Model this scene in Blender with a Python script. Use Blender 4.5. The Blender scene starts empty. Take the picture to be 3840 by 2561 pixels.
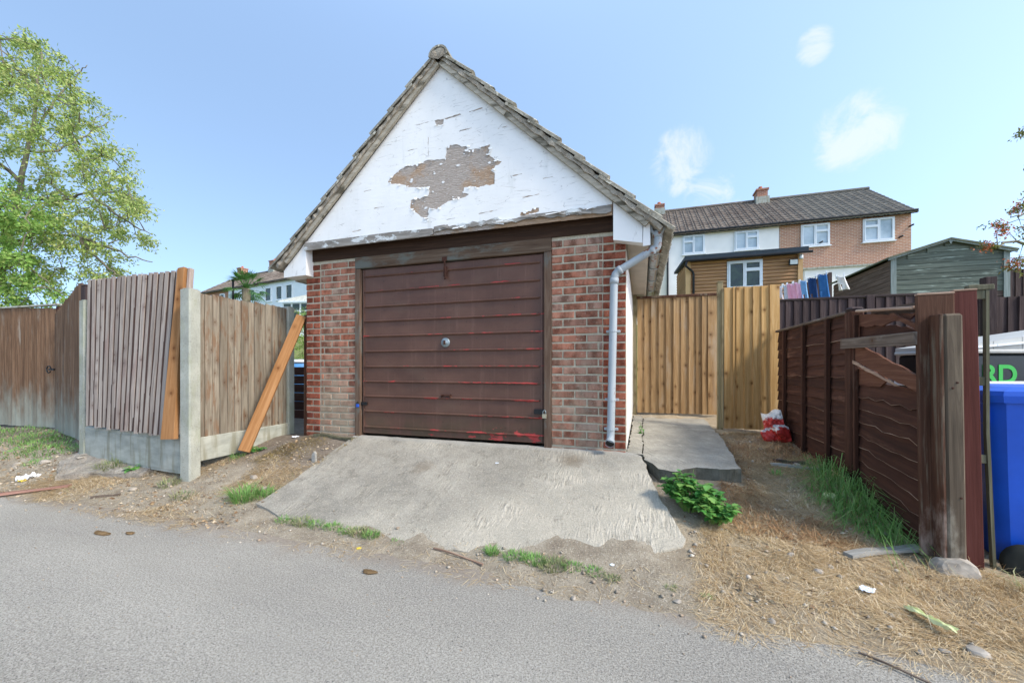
import bpy, bmesh, math, random
import numpy as np
from mathutils import Vector, Matrix, Euler, Quaternion
random.seed(7); rng = np.random.default_rng(7)
R = math.radians
SC = bpy.context.scene
COL = SC.collection

# ------------------------------------------------------------------ camera, sky, sun, exposure
cam_d = bpy.data.cameras.new('camera'); cam = bpy.data.objects.new('camera', cam_d); COL.objects.link(cam)
cam.location = (0.131, -3.742, 1.18); cam.rotation_euler = (R(90), 0, R(17.96))
cam_d.sensor_width = 36; cam_d.lens = 14.0625; cam_d.shift_y = 0.0259
cam_d.clip_start = 0.05; cam_d.clip_end = 2000
SC.camera = cam

SUN_AZ, SUN_EL = -14.0, 44.0            # azimuth counted from +X towards +Y
sd = Vector((math.cos(R(SUN_AZ)) * math.cos(R(SUN_EL)), math.sin(R(SUN_AZ)) * math.cos(R(SUN_EL)), math.sin(R(SUN_EL))))
W = bpy.data.worlds.new('World'); SC.world = W; W.use_nodes = True
wn = W.node_tree; wn.nodes.clear()
def wnode(t, **kw):
    n = wn.nodes.new(t)
    for k, v in kw.items(): setattr(n, k, v)
    return n
w_out = wnode('ShaderNodeOutputWorld'); w_bg = wnode('ShaderNodeBackground'); w_bg.inputs[1].default_value = 0.15
sky = wnode('ShaderNodeTexSky', sky_type='NISHITA', sun_disc=False)
sky.sun_elevation = R(SUN_EL); sky.sun_rotation = R(90 - SUN_AZ); sky.air_density = 1.0; sky.dust_density = 0.9; sky.ozone_density = 2.0
# a few thin fair-weather clouds, everywhere in the sky
tcw = wnode('ShaderNodeTexCoord')
sky_up = wnode('ShaderNodeVectorMath', operation='ADD'); sky_up.inputs[1].default_value = (0, 0, .30); wn.links.new(tcw.outputs['Generated'], sky_up.inputs[0]); wn.links.new(sky_up.outputs[0], sky.inputs[0])
def dot_spot(dirv, lo, hi):
    n = wnode('ShaderNodeVectorMath', operation='DOT_PRODUCT'); n.inputs[1].default_value = Vector(dirv).normalized()
    wn.links.new(tcw.outputs['Generated'], n.inputs[0])
    m = wnode('ShaderNodeMapRange'); m.inputs[1].default_value = math.cos(R(lo)); m.inputs[2].default_value = math.cos(R(hi)); m.clamp = True
    m.interpolation_type = 'SMOOTHSTEP'
    wn.links.new(n.outputs['Value'], m.inputs[0]); return m.outputs[0]
def wmath(op, a, b):
    n = wnode('ShaderNodeMath', operation=op)
    for i, q in enumerate((a, b)):
        if isinstance(q, (int, float)): n.inputs[i].default_value = q
        else: wn.links.new(q, n.inputs[i])
    return n.outputs[0]
cl = wnode('ShaderNodeTexNoise'); cl.inputs['Scale'].default_value = 11; cl.inputs['Distortion'].default_value = .6; cl.inputs['Detail'].default_value = 7; cl.inputs['Roughness'].default_value = .66
wmap = wnode('ShaderNodeMapping'); wmap.inputs['Scale'].default_value = (1, 1, 1.0)
wn.links.new(tcw.outputs['Generated'], wmap.inputs[0]); wn.links.new(wmap.outputs[0], cl.inputs['Vector'])
CLOUDS = [((0.09, 1.045, .50), 6), ((.16, 1.07, .42), 5), ((.5, 1.2, .58), 6), ((.40, 1.15, .78), 2.6), ((-1.6, .2, .55), 7), ((.6, -1, .5), 12), ((-.9, -.8, .7), 10), ((1.3, -.4, .6), 9)]
acc = None
for dv, rad in CLOUDS:
    s_ = dot_spot(dv, rad, 0)
    acc = s_ if acc is None else wmath('MAXIMUM', acc, s_)
shp = wmath('MULTIPLY', acc, cl.outputs[0])
cm = wnode('ShaderNodeMapRange'); cm.inputs[1].default_value = .30; cm.inputs[2].default_value = .56; cm.interpolation_type = 'SMOOTHSTEP'
wn.links.new(shp, cm.inputs[0])
wmix = wnode('ShaderNodeMix', data_type='RGBA'); wmix.inputs['B'].default_value = (2.3, 2.4, 2.5, 1)
wn.links.new(wmath('MULTIPLY', cm.outputs[0], .62), wmix.inputs['Factor'])
hsv = wnode('ShaderNodeHueSaturation'); hsv.inputs['Saturation'].default_value = .88; hsv.inputs['Hue'].default_value = .491; wn.links.new(sky.outputs[0], hsv.inputs['Color']); wn.links.new(hsv.outputs[0], wmix.inputs['A'])
wn.links.new(wmix.outputs['Result'], w_bg.inputs[0]); wn.links.new(w_bg.outputs[0], w_out.inputs[0])

sl = bpy.data.lights.new('sun', 'SUN'); sl.energy = 1.5; sl.angle = R(12); sl.color = (1, .93, .83)
so = bpy.data.objects.new('sun', sl); COL.objects.link(so); so.rotation_euler = sd.to_track_quat('Z', 'Y').to_euler()
vs = SC.view_settings; vs.view_transform = 'Standard'; vs.look = 'None'; vs.exposure = 1.55; vs.gamma = 1; vs.use_curve_mapping = False

# ------------------------------------------------------------------ material kit
def lin(h):
    h = h.lstrip('#'); o = []
    for i in (0, 2, 4):
        c = int(h[i:i + 2], 16) / 255
        o.append(c / 12.92 if c <= .04045 else ((c + .055) / 1.055) ** 2.4)
    return (*o, 1)
class NT:
    def __init__(s, name, rough=.85, spec=.3):
        s.m = bpy.data.materials.new(name); s.m.use_nodes = True; s.t = s.m.node_tree
        s.b = s.t.nodes['Principled BSDF']; s.b.inputs['Roughness'].default_value = rough; s.b.inputs['Specular IOR Level'].default_value = spec
    def put(s, sock, v):
        if hasattr(v, 'is_linked') or isinstance(v, bpy.types.NodeSocket): s.t.links.new(v, sock)
        else:
            try: sock.default_value = v
            except Exception: sock.default_value = tuple(v)[:3]
    def n(s, ty, ins=None, **kw):
        n = s.t.nodes.new(ty)
        for k, v in kw.items(): setattr(n, k, v)
        for k, v in (ins or {}).items(): s.put(n.inputs[k], v)
        return n
    def obj(s): return s.n('ShaderNodeTexCoord').outputs['Object']
    def pos(s): return s.n('ShaderNodeNewGeometry').outputs['Position']
    def island(s): return s.n('ShaderNodeNewGeometry').outputs['Random Per Island']
    def rnd(s): return s.n('ShaderNodeObjectInfo').outputs['Random']
    def vm(s, op, a, b): return s.n('ShaderNodeVectorMath', {0: a, 1: b}, operation=op).outputs[0]
    def ma(s, op, a, b=0.0, c=0.0, clamp=False): return s.n('ShaderNodeMath', {0: a, 1: b, 2: c}, operation=op, use_clamp=clamp).outputs[0]
    def noise(s, v, sc, det=4, ro=.55, dist=0.0): return s.n('ShaderNodeTexNoise', {'Vector': v, 'Scale': sc, 'Detail': det, 'Roughness': ro, 'Distortion': dist}).outputs[0]
    def voro(s, v, sc, out='Distance', feature='F1', rnd=1.0): return s.n('ShaderNodeTexVoronoi', {'Vector': v, 'Scale': sc, 'Randomness': rnd}, feature=feature).outputs[out]
    def ramp(s, f, stops, interp='LINEAR'):
        n = s.n('ShaderNodeValToRGB', {0: f}); r = n.color_ramp; r.interpolation = interp
        while len(r.elements) < len(stops): r.elements.new(.5)
        for e, (p, c) in zip(r.elements, stops):
            e.position = p; e.color = lin(c) if isinstance(c, str) else ((c, c, c, 1) if isinstance(c, (int, float)) else c)
        return n.outputs[0]
    def step(s, f, a, b): return s.n('ShaderNodeMapRange', {0: f, 1: a, 2: b}, interpolation_type='SMOOTHSTEP').outputs[0]
    def mix(s, f, a, b, mode='MIX'):
        n = s.n('ShaderNodeMix', data_type='RGBA', blend_type=mode)
        s.put(n.inputs['Factor'], f)
        for k, v in (('A', a), ('B', b)): s.put(n.inputs[k], lin(v) if isinstance(v, str) else ((v, v, v, 1) if isinstance(v, (int, float)) else v))
        return n.outputs['Result']
    def scale(s, v, xyz): return s.vm('MULTIPLY', v, xyz)
    def sep(s, v): return s.n('ShaderNodeSeparateXYZ', {0: v}).outputs
    def bump(s, h, d=.01, st=1.0): s.put(s.b.inputs['Normal'], s.n('ShaderNodeBump', {'Height': h, 'Distance': d, 'Strength': st}).outputs[0])
    def col(s, c): s.put(s.b.inputs['Base Color'], lin(c) if isinstance(c, str) else c); return s
    def rough(s, v): s.put(s.b.inputs['Roughness'], v)
MATS = {}
def plain(name, c, rough=.6, spec=.3, metal=0, var=.12, nsc=6):
    k = NT(name, rough, spec); v = k.noise(k.obj(), nsc, 5)
    c0 = np.array(lin(c)); lo = tuple(c0[:3] * (1 - var)) + (1,); hi = tuple(np.minimum(c0[:3] * (1 + var), .95)) + (1,)
    k.col(k.ramp(v, [(.3, lo), (.7, hi)])); k.b.inputs['Metallic'].default_value = metal
    k.bump(k.noise(k.obj(), nsc * 12, 3), .001, .5); return k.m

def wood(name, dark, mid, light, axis=2, knots=0.0, knot_c='#4a2a14', weather=None, wlev=(.5, .65), rough=.85, bottom=None, grain=1.0, var=.25, spots=None, wsc=(7, 7, 1.3)):
    k = NT(name, rough, .2)
    r = k.rnd(); off = k.vm('MULTIPLY', k.n('ShaderNodeCombineXYZ', {0: r, 1: r, 2: r}).outputs[0], (17.3, 31.7, 11.9))
    o = k.obj(); v = k.vm('ADD', o, off)
    a = [28 * grain] * 3; a[axis] = 1.6 * grain
    g = k.noise(k.scale(v, tuple(a)), 1.0, 6, .62, 1.2)
    b = [90] * 3; b[axis] = 3
    f = k.noise(k.scale(v, tuple(b)), 1.0, 3, .6)
    c = k.ramp(g, [(.25, dark), (.5, mid), (.75, light)])
    c = k.mix(k.ma('MULTIPLY', k.step(f, .52, .7), .35), c, dark)
    if weather:
        ww = list(wsc)
        if axis != 2: ww[2], ww[axis] = ww[axis], ww[2]
        wz = k.noise(k.scale(v, tuple(ww)), 1.0, 7, .66)
        c = k.mix(k.step(wz, *wlev), c, weather)
    if spots:
        sp = k.noise(k.scale(k.pos(), (9, 9, 5)), 1.0, 7, .7)
        c = k.mix(k.ma('MULTIPLY', k.step(sp, spots[1], spots[1] + .1), .85), c, spots[0])
    if bottom:                                              # algae and splash stain, ragged upper limit
        z = k.sep(k.pos())[2]; nz = k.noise(k.scale(k.pos(), (6, 6, 2.5)), 1.0, 6, .65)
        lev = k.ma('ADD', z, k.ma('MULTIPLY', k.ma('SUBTRACT', nz, .5), -1.3))
        c = k.mix(k.ma('SUBTRACT', 1.0, k.step(lev, bottom[1], bottom[2])), c, bottom[0])
    if knots > 0:
        vv = k.n('ShaderNodeSeparateXYZ', {0: v}).outputs; la = vv[axis]; lb_ = vv[0 if axis != 0 else 2]
        if axis == 1: lb_ = vv[2]
        v2 = k.n('ShaderNodeCombineXYZ', {0: k.ma('MULTIPLY', lb_, 1.0), 1: k.ma('MULTIPLY', la, .8), 2: 0.0}).outputs[0]
        vn = k.n('ShaderNodeTexVoronoi', {'Vector': v2, 'Scale': 8.5, 'Randomness': 1.0}, voronoi_dimensions='2D')
        d = k.ma('ADD', vn.outputs['Distance'], k.ma('MULTIPLY', k.ma('SUBTRACT', 1.0, k.step(k.sep(vn.outputs['Color'])[0], .70, .72)), .5))
        c = k.mix(k.ma('MULTIPLY', k.ma('SUBTRACT', 1.0, k.step(d, .03 * knots, .17 * knots)), .75), c, knot_c)
        c = k.mix(k.ma('MULTIPLY', k.ma('SUBTRACT', 1.0, k.step(d, .15, .42)), .28), c, knot_c)
    bright = k.ma('ADD', 1 - var / 2, k.ma('MULTIPLY', r, var))
    c = k.mix(1.0, c, k.n('ShaderNodeCombineXYZ', {0: bright, 1: bright, 2: bright}).outputs[0], 'MULTIPLY')
    k.col(c); k.bump(k.ma('ADD', g, k.ma('MULTIPLY', f, .6)), .003, .7)
    return k.m

def brick_mat(name, cols, stain=None, pale=.0):
    k = NT(name, .9, .15); r = k.rnd(); off = k.vm('MULTIPLY', k.n('ShaderNodeCombineXYZ', {0: r, 1: r, 2: r}).outputs[0], (7, 13, 5))
    v = k.vm('ADD', k.obj(), off)
    base = k.ramp(r, [(i / (len(cols) - 1), c) for i, c in enumerate(cols)])
    m = k.noise(k.scale(v, (10, 10, 6)), 1.0, 6, .65)
    c = k.mix(k.step(m, .38, .66), base, k.mix(1.0, base, '#a89c96', 'MULTIPLY'))
    sp = k.noise(v, 90, 3)
    c = k.mix(k.ma('MULTIPLY', k.step(sp, .6, .75), .5), c, '#cbb9a8')
    if stain:
        P = k.pos(); xyz = k.sep(P)
        st = k.noise(k.scale(P, (4.5, 4.5, 3)), 1.0, 7, .65)
        low = k.ma('MULTIPLY', k.ma('SUBTRACT', 1.0, k.step(xyz[2], .45, 1.6)), k.ma('ADD', stain[1], k.ma('MULTIPLY', k.ma('SUBTRACT', 1.0, k.step(xyz[0], -3.0, -1.0)), .12)))
        c = k.mix(k.ma('MULTIPLY', k.step(k.ma('ADD', st, low), .48, .95), .85), c, stain[0])
        c = k.mix(k.ma('MULTIPLY', k.step(k.noise(P, 26, 5, .7), .56, .74), .6), c, '#b9a995')
    k.col(c); k.bump(k.noise(v, 70, 5, .7), .003, .8); return k.m

M = MATS
M['brick_red'] = brick_mat('smooth_red_brick', ['#8c4d3a', '#985742', '#9f6049', '#84493b', '#955b45'])
M['brick_old'] = brick_mat('mottled_brick', ['#a8725c', '#9a6652', '#b07a62', '#8f6857', '#b28a75', '#ae6e55', '#a28676', '#9c614b'], ('#a39a84', .16))
k = NT('mortar', .95, .1); P = k.pos()
k.col(k.mix(k.step(k.noise(P, 7, 6), .45, .7), k.ramp(k.noise(P, 60, 4), [(.3, '#aa9f89'), (.7, '#c4baa3')]), '#a8a48f')); k.bump(k.noise(P, 120, 5, .7), .004); M['mortar'] = k.m

k = NT('flaking_white_paint', .55, .35); P = k.pos()
cr = k.noise(k.scale(P, (5, 5, 26)), 1.0, 6, .7, 1.0)          # fine horizontal crazing
ed = k.voro(k.scale(P, (5.5, 5.5, 30)), 1.0, 'Distance', 'DISTANCE_TO_EDGE')
crk = k.ma('MULTIPLY', k.ma('SUBTRACT', 1.0, k.step(ed, .004, .03)), k.step(cr, .52, .6))
c = k.ramp(k.noise(k.scale(P, (2, 2, 1.2)), 1.0, 6, .6), [(.3, '#e4e3de'), (.7, '#f1efea')])
c = k.mix(k.ma('MULTIPLY', k.step(k.noise(k.scale(P, (9, 9, 1.6)), 1.0, 6, .65), .55, .8), .35), c, '#b9bbb2')
c = k.mix(k.ma('MULTIPLY', crk, .5), c, '#84807a')
k.col(c); k.bump(k.ma('SUBTRACT', k.noise(k.scale(P, (8, 8, 30)), 1.0, 5), crk), .003, .6); M['gable_white'] = k.m
k = NT('white_painted_board', .5, .35); P = k.pos()
c = k.ramp(k.noise(P, 3, 6), [(.3, '#e0dfda'), (.7, '#efede8')]); c = k.mix(k.ma('MULTIPLY', k.step(k.noise(k.scale(P, (14, 14, 5)), 1.0, 6, .7), .6, .72), .5), c, '#8d8a80'); k.col(c); M['white_board'] = k.m
k = NT('bare_plywood', .85, .15); P = k.pos()
wv = k.n('ShaderNodeTexWave', {'Vector': k.scale(P, (5, 5, 17)), 'Scale': 1.9, 'Distortion': 9, 'Detail': 3, 'Detail Scale': 1.3}, bands_direction='Z').outputs[0]
c = k.ramp(wv, [(.2, '#96897c'), (.6, '#b3a79c'), (.9, '#c4bab0')]); c = k.mix(k.ma('MULTIPLY', k.step(k.ma('ADD', k.noise(P, 4.0, 7, .7), k.ma('MULTIPLY', k.ma('ABSOLUTE', k.ma('ADD', k.sep(P)[0], 1.75)), .28)), .56, .72), .8), c, k.ramp(wv, [(.2, '#9a7a5c'), (.8, '#c0a283')])); k.col(c); k.bump(wv, .003); M['plywood'] = k.m
k = NT('rotten_painted_trim', .85, .15); P = k.pos()
c = k.ramp(k.noise(k.scale(P, (3, 3, 26)), 1.0, 7, .7), [(.3, '#6b655d'), (.6, '#948f87'), (.8, '#aaa69f')]); c = k.mix(k.step(k.noise(k.scale(P, (6, 6, 13)), 1.0, 6, .7), .54, .6), c, '#c9ccc9'); k.col(c); k.bump(k.noise(k.scale(P, (6, 6, 50)), 1.0, 5), .006); M['trim'] = k.m

k = NT('lichen_concrete_tile', .95, .1); P = k.pos(); r = k.rnd()
c = k.ramp(k.noise(P, 9, 7, .7), [(.3, '#6b675b'), (.55, '#959082'), (.75, '#b3ae9e')]); c = k.mix(k.step(k.noise(P, 16, 5, .6), .58, .66), c, '#c9c5b5'); c = k.mix(k.step(k.noise(P, 5, 6, .7), .57, .68), c, '#4a4a35')
k.col(c); k.bump(k.noise(P, 45, 6, .7), .008); M['tile'] = k.m
M['verge'] = wood('weathered_verge_board', '#857d6e', '#a89f8d', '#beb5a4', axis=0, weather='#5a5446', wlev=(.5, .62))
k = NT('verge_mortar', .95, .1); P = k.pos(); k.col(k.ramp(k.noise(P, 14, 7, .7), [(.3, '#6e6557'), (.5, '#9c9282'), (.75, '#b8b09f')])); k.bump(k.noise(P, 30, 6, .7), .012); M['vmortar'] = k.m

# garage door paint: brown over red, red showing along the ribs and where it has chipped off
k = NT('brown_paint_over_red', .5, .35); P = k.pos(); xyz = k.sep(P)
rr = k.ma('ABSOLUTE', k.ma('SUBTRACT', k.ma('FRACT', k.ma('ADD', k.ma('DIVIDE', k.ma('SUBTRACT', xyz[2], .528), .168), .5)), .5))
xr = k.step(xyz[0], -2.9, -.75); zl = k.ma('SUBTRACT', 1.0, k.step(xyz[2], .4, 2.0))
nz = k.noise(k.scale(P, (4.2, 4.2, 10)), 1.0, 9, .72)
chip = k.ma('ADD', nz, k.ma('ADD', k.ma('MULTIPLY', xr, .09), k.ma('ADD', k.ma('MULTIPLY', zl, .055), k.ma('MULTIPLY', rr, -1.9))))
chip2 = k.ma('ADD', k.noise(k.scale(P, (5, 5, 9)), 1.0, 7, .6), k.ma('ADD', k.ma('MULTIPLY', xr, .12), k.ma('MULTIPLY', k.ma('SUBTRACT', 1.0, k.step(xyz[2], .44, .62)), .09)))
mask = k.ma('MAXIMUM', k.step(chip, .592, .606), k.ma('MULTIPLY', k.step(chip2, .735, .745), k.ma('SUBTRACT', 1.0, k.step(xyz[2], .56, .60))))
c = k.ramp(k.noise(k.scale(P, (2, 2, 3)), 1.0, 6, .6), [(.3, '#52382d'), (.7, '#67493b')])
c = k.mix(k.ma('MULTIPLY', k.step(k.noise(k.scale(P, (2, 2, 4)), 1.0, 5), .5, .75), .5), c, '#654f40')
c = k.mix(k.ma('MULTIPLY', k.ma('MULTIPLY', k.ma('SUBTRACT', 1.0, k.step(xyz[2], .45, .8)), k.step(k.noise(P, 4, 6), .4, .6)), .5), c, '#3f3d27')
c = k.mix(k.ma('MULTIPLY', k.step(k.noise(P, 30, 4), .68, .72), .5), c, '#2e1f1c'); c = k.mix(k.ma('MULTIPLY', k.step(k.noise(k.scale(P, (16, 16, 1.1)), 1.0, 6, .7), .52, .74), .35), c, '#7d5f50'); c = k.mix(k.ma('MULTIPLY', k.step(k.noise(k.scale(P, (1.2, 1.2, 5)), 1.0, 5, .6), .55, .7), .35), c, '#4a302b')
edge = k.ma('MULTIPLY', k.step(chip, .585, .60), k.ma('SUBTRACT', 1.0, k.step(chip, .60, .612)))
c = k.mix(edge, c, '#33221e'); c = k.mix(mask, c, k.ramp(k.noise(P, 12, 4), [(.3, '#97302d'), (.7, '#ad4a43')]))
k.col(c); k.bump(k.ma('ADD', k.ma('MULTIPLY', mask, -1.0), k.ma('MULTIPLY', k.noise(P, 20, 5), .4)), .0015); M['door'] = k.m
M['frame'] = wood('weathered_brown_frame', '#4a382c', '#604c3e', '#776656', axis=2, weather='#63625a', wlev=(.52, .66), wsc=(5, 5, 2))
M['frame_h'] = wood('weathered_brown_head', '#4a382c', '#635040', '#7a6a59', axis=0, weather='#6b6c63', wlev=(.48, .62), wsc=(5, 5, 2))
M['lintel'] = wood('dark_stained_lintel', '#2c1e15', '#3c2a1e', '#4f3a2c', axis=0)
M['black_metal'] = plain('black_painted_steel', '#141414', .5, .4)
M['rust'] = plain('rusty_iron', '#4a3026', .9, .2, 0, .35, 20)
M['zinc'] = plain('dull_zinc', '#8d989a', .45, .5, .6, .25, 40)
M['brass'] = plain('pale_brass', '#b5ad95', .35, .5, .7)
M['blue_plastic_lock'] = plain('blue_lock_cover', '#1d4fae', .4, .5)
M['grey_pvc'] = None
k = NT('chalky_grey_pvc', .55, .35); P = k.pos()
c = k.ramp(k.noise(k.scale(P, (6, 6, 2)), 1.0, 6, .6), [(.3, '#959c9f'), (.7, '#aeb4b5')]); c = k.mix(k.ma('MULTIPLY', k.step(k.noise(P, 22, 6, .7), .6, .68), .8), c, '#7d8580')
c = k.mix(k.step(k.ma('ADD', k.noise(P, 14, 5), k.ma('MULTIPLY', k.step(k.sep(P)[0], .03, .15), .1)), .70, .72), c, '#8a5a42'); k.col(c); M['grey_pvc'] = k.m
M['render_white'] = plain('white_render', '#ebe8e2', .9, .2, 0, .06, 3)
M['soffit'] = plain('dirty_soffit', '#b0a698', .9, .2, 0, .15, 3)

k = NT('cast_concrete', .92, .15); P = k.pos()
c = k.ramp(k.noise(P, 5, 7, .6), [(.3, '#93958a'), (.7, '#b3b3a6')]); c = k.mix(k.ma('MULTIPLY', k.step(k.noise(P, 120, 3), .58, .66), .55), c, '#5b5a50')
c = k.mix(k.ma('MULTIPLY', k.step(k.noise(k.scale(P, (6, 6, 2.5)), 1.0, 6, .65), .48, .66), .55), c, '#8f9278'); k.col(c); k.bump(k.noise(P, 130, 4, .7), .004); M['post_concrete'] = k.m
k = NT('gravel_board_concrete', .92, .15); P = k.pos()
c = k.ramp(k.noise(k.scale(P, (5, 5, 14)), 1.0, 6, .6), [(.3, '#93958a'), (.7, '#b5b5a8')]); c = k.mix(k.ma('MULTIPLY', k.step(k.noise(k.scale(P, (12, 12, 1.5)), 1.0, 5), .48, .68), .7), c, '#7f7a63'); k.col(c); k.bump(k.noise(P, 90, 4), .002); M['gravel_board'] = k.m

M['lean'] = wood('silvered_pinkish_timber', '#766a60', '#9b8f84', '#b2a89c', weather='#8f7a70', wlev=(.52, .70), knots=.7, knot_c='#5f4a42', var=.25)
M['lean_back'] = wood('brown_shaded_timber', '#3a2c26', '#4a3830', '#5b473d', knots=.5)  # darkened so the gaps between the slats look shadowed
M['side_panel'] = wood('grey_flaking_timber', '#62584b', '#887e6e', '#a69c8b', weather='#7d6550', wlev=(.5, .64), knots=.7, knot_c='#5a3d2a', var=.3, wsc=(14, 14, 3.2), spots=('#684f3c', .60))
M['old_gate'] = wood('rusty_brown_timber', '#4d392b', '#6e543f', '#8a6d54', weather='#8f8374', wlev=(.55, .74), bottom=('#8f9184', .20, 1.05), var=.3)
M['new_timber'] = wood('new_orange_timber', '#7f5832', '#966b43', '#a97f56', knots=1.0, knot_c='#5a3215', var=.1)
M['gate_tan'] = wood('tan_treated_timber', '#7d6142', '#9c7d57', '#b3966f', knots=1.0, knot_c='#4e2f17', weather='#a3917a', wlev=(.52, .74), var=.25)
M['panel_tan'] = wood('honey_treated_timber', '#9a7545', '#b58f5b', '#c8a676', knots=1.15, knot_c='#5c3a1a', var=.14)
M['green_post'] = wood('greenish_treated_post', '#756a4b', '#8d8163', '#a09476', knots=.4)
M['lap'] = wood('dark_brown_lap', '#2f1d16', '#43291f', '#573829', axis=0, var=.4, weather='#6a4a3a', wlev=(.56, .7))
M['lap_v'] = wood('dark_brown_batten', '#301e16', '#472c20', '#5d3d2e', weather='#5e4c40', wlev=(.6, .72))
M['lap_raw'] = wood('split_raw_timber', '#7a6250', '#9c806c', '#bba592', axis=0)
M['lap_grey'] = wood('grey_brown_rail', '#463b33', '#65584d', '#877a6d', axis=0, weather='#867d74', wlev=(.6, .68), knots=.8)
M['lap_red'] = wood('red_brown_timber', '#4b2c21', '#63402f', '#7a5643', axis=0)
M['red_board'] = wood('oxide_red_board', '#42221c', '#532c25', '#603832', var=.1, weather='#4a332c', wlev=(.6, .75), grain=.6)
M['old_post'] = wood('brown_grey_post', '#42382d', '#5a4e40', '#736654', weather='#6a5040', wlev=(.6, .7), wsc=(16, 16, .8), bottom=('#958d7c', .05, .35))
M['brown_board'] = wood('redbrown_board', '#3d281d', '#523729', '#694c3b', weather='#6f6252', wlev=(.5, .62), wsc=(14, 14, 1.0), bottom=('#8f7d70', .05, .3))
M['dark_fence'] = wood('dark_stained_fence', '#322827', '#463a38', '#5a4d4a', var=.35)
M['dark_rail'] = wood('dark_capping', '#2c2423', '#3f3533', '#524643', axis=0)
M['green_stick'] = wood('mossy_stick', '#484636', '#5f5c49', '#75725d')
M['grey_plank'] = wood('grey_old_plank', '#787670', '#96948d', '#b0aea6', axis=0)
M['red_plank'] = wood('reddish_split_board', '#7a574a', '#977061', '#b08f82', axis=0)

# grounds
def speckle(k, c, P, sc, a, b, colr, amt):
    return k.mix(k.ma('MULTIPLY', k.step(k.noise(P, sc, 2), a, b), amt), c, colr)
k = NT('worn_tarmac', .93, .2); P = k.pos(); xyz = k.sep(P)
c = k.ramp(k.noise(k.scale(P, (.5, 1.3, 1)), 1.0, 8, .66), [(.3, '#989389'), (.5, '#aba598'), (.7, '#beb8ab')]); c = k.mix(k.ma('MULTIPLY', k.ma('SUBTRACT', 1.0, k.step(k.ma('ABSOLUTE', k.ma('ADD', xyz[1], k.ma('ADD', 2.65, k.ma('MULTIPLY', k.noise(P, 1.1, 4), -.4)))), .05, .45)), .35), c, '#c2bcae')
c = k.mix(k.step(k.noise(P, 110, 4, .8), .38, .64), k.mix(.34, c, '#57544e'), k.mix(.4, c, '#dcd6ca')); c = speckle(k, c, P, 210, .57, .66, '#4c4b4a', .75); c = speckle(k, c, P, 100, .63, .70, '#454443', .7)
c = speckle(k, c, P, 70, .70, .74, '#c4c2bb', .5)
dl = k.ma('ADD', k.step(xyz[1], -2.05, -1.45), k.ma('MULTIPLY', k.ma('SUBTRACT', k.noise(P, 2.6, 7, .65), .5), 1.7))
c = k.mix(k.ma('MULTIPLY', k.step(dl, .35, 1.0), .75), c, k.ramp(k.noise(P, 40, 5), [(.3, '#85786a'), (.7, '#a89a88')]))
k.col(c); k.bump(k.ma('ADD', k.noise(P, 160, 4, .75), k.ma('MULTIPLY', k.noise(P, 45, 5, .75), .8)), .009, 1); M['tarmac'] = k.m
k = NT('dry_soil', .97, .1); P = k.pos(); xyz = k.sep(P)
c = k.ramp(k.noise(P, 6, 8, .7), [(.28, '#857868'), (.5, '#a39783'), (.72, '#bdb19d')]); c = speckle(k, c, P, 90, .58, .66, '#cfc5b4', .6); c = speckle(k, c, P, 130, .6, .66, '#453d33', .6)
rt = k.step(k.ma('ADD', xyz[0], k.ma('MULTIPLY', k.noise(P, 2, 5), .6)), .45, .9)
c = k.mix(k.ma('MULTIPLY', rt, .55), c, k.ramp(k.noise(P, 22, 6, .7), [(.3, '#9a866a'), (.7, '#c4b192')]))
lf = k.ma('SUBTRACT', 1.0, k.step(k.ma('ADD', xyz[1], k.ma('MULTIPLY', k.noise(P, 3, 5), .5)), -.75, -.25)); lf = k.ma('SUBTRACT', 1.0, lf)
lx = k.ma('MULTIPLY', lf, k.ma('SUBTRACT', 1.0, k.step(xyz[0], -3.0, -2.7)))
c = k.mix(k.ma('MULTIPLY', lx, .7), c, k.ramp(k.noise(P, 30, 6, .7), [(.3, '#5f544b'), (.7, '#81756a')]))
gd = k.ma('MAXIMUM', k.step(k.ma('ADD', xyz[1], k.noise(P, 2, 4)), 3.4, 4.2), k.ma('SUBTRACT', 1.0, k.step(k.ma('ADD', xyz[0], k.ma('MULTIPLY', k.noise(P, 1.5, 4), 2.0)), -10.5, -9.0)))
c = k.mix(k.ma('MULTIPLY', gd, .9), c, k.ramp(k.noise(P, 5, 7, .7), [(.3, '#5f6e3a'), (.7, '#8f9458')]))   # the gardens beyond the fences are rough lawn
k.col(c); k.bump(k.noise(P, 60, 7, .75), .02, 1); M['soil'] = k.m
k = NT('rough_brushed_concrete', .95, .12); P = k.pos(); xyz = k.sep(P)
wob = k.noise(P, 3, 4); warp = k.vm('ADD', P, k.scale(k.n('ShaderNodeTexNoise', {'Vector': P, 'Scale': 2.2, 'Detail': 3}).outputs['Color'], (.12, .12, 0)))
ridge = k.step(k.noise(k.scale(warp, (62, 7, 7)), 1.0, 3, .6), .40, .66)
keep = k.step(k.noise(P, 3.0, 6, .7), .42, .66)                       # tamping ridges survive in patches
agg = k.noise(P, 75, 4, .75); grit = k.noise(P, 170, 3, .7)
c = k.ramp(k.noise(P, 1.4, 9, .70), [(.28, '#7c786e'), (.5, '#a09a8d'), (.74, '#c0b9a9')])
fr = k.step(k.ma('ADD', k.ma('MULTIPLY', xyz[1], -.62), k.ma('ADD', k.ma('MULTIPLY', xyz[0], .42), k.ma('MULTIPLY', wob, .9))), .05, 1.05)   # worn aggregate towards the lane, with the garage's shade and sunlit side painted in
c = k.mix(k.ma('MULTIPLY', fr, .75), c, '#c4bba8')
c = k.mix(k.ma('MULTIPLY', k.step(k.noise(P, 6, 8, .75), .50, .68), .5), c, '#625e54')
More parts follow.
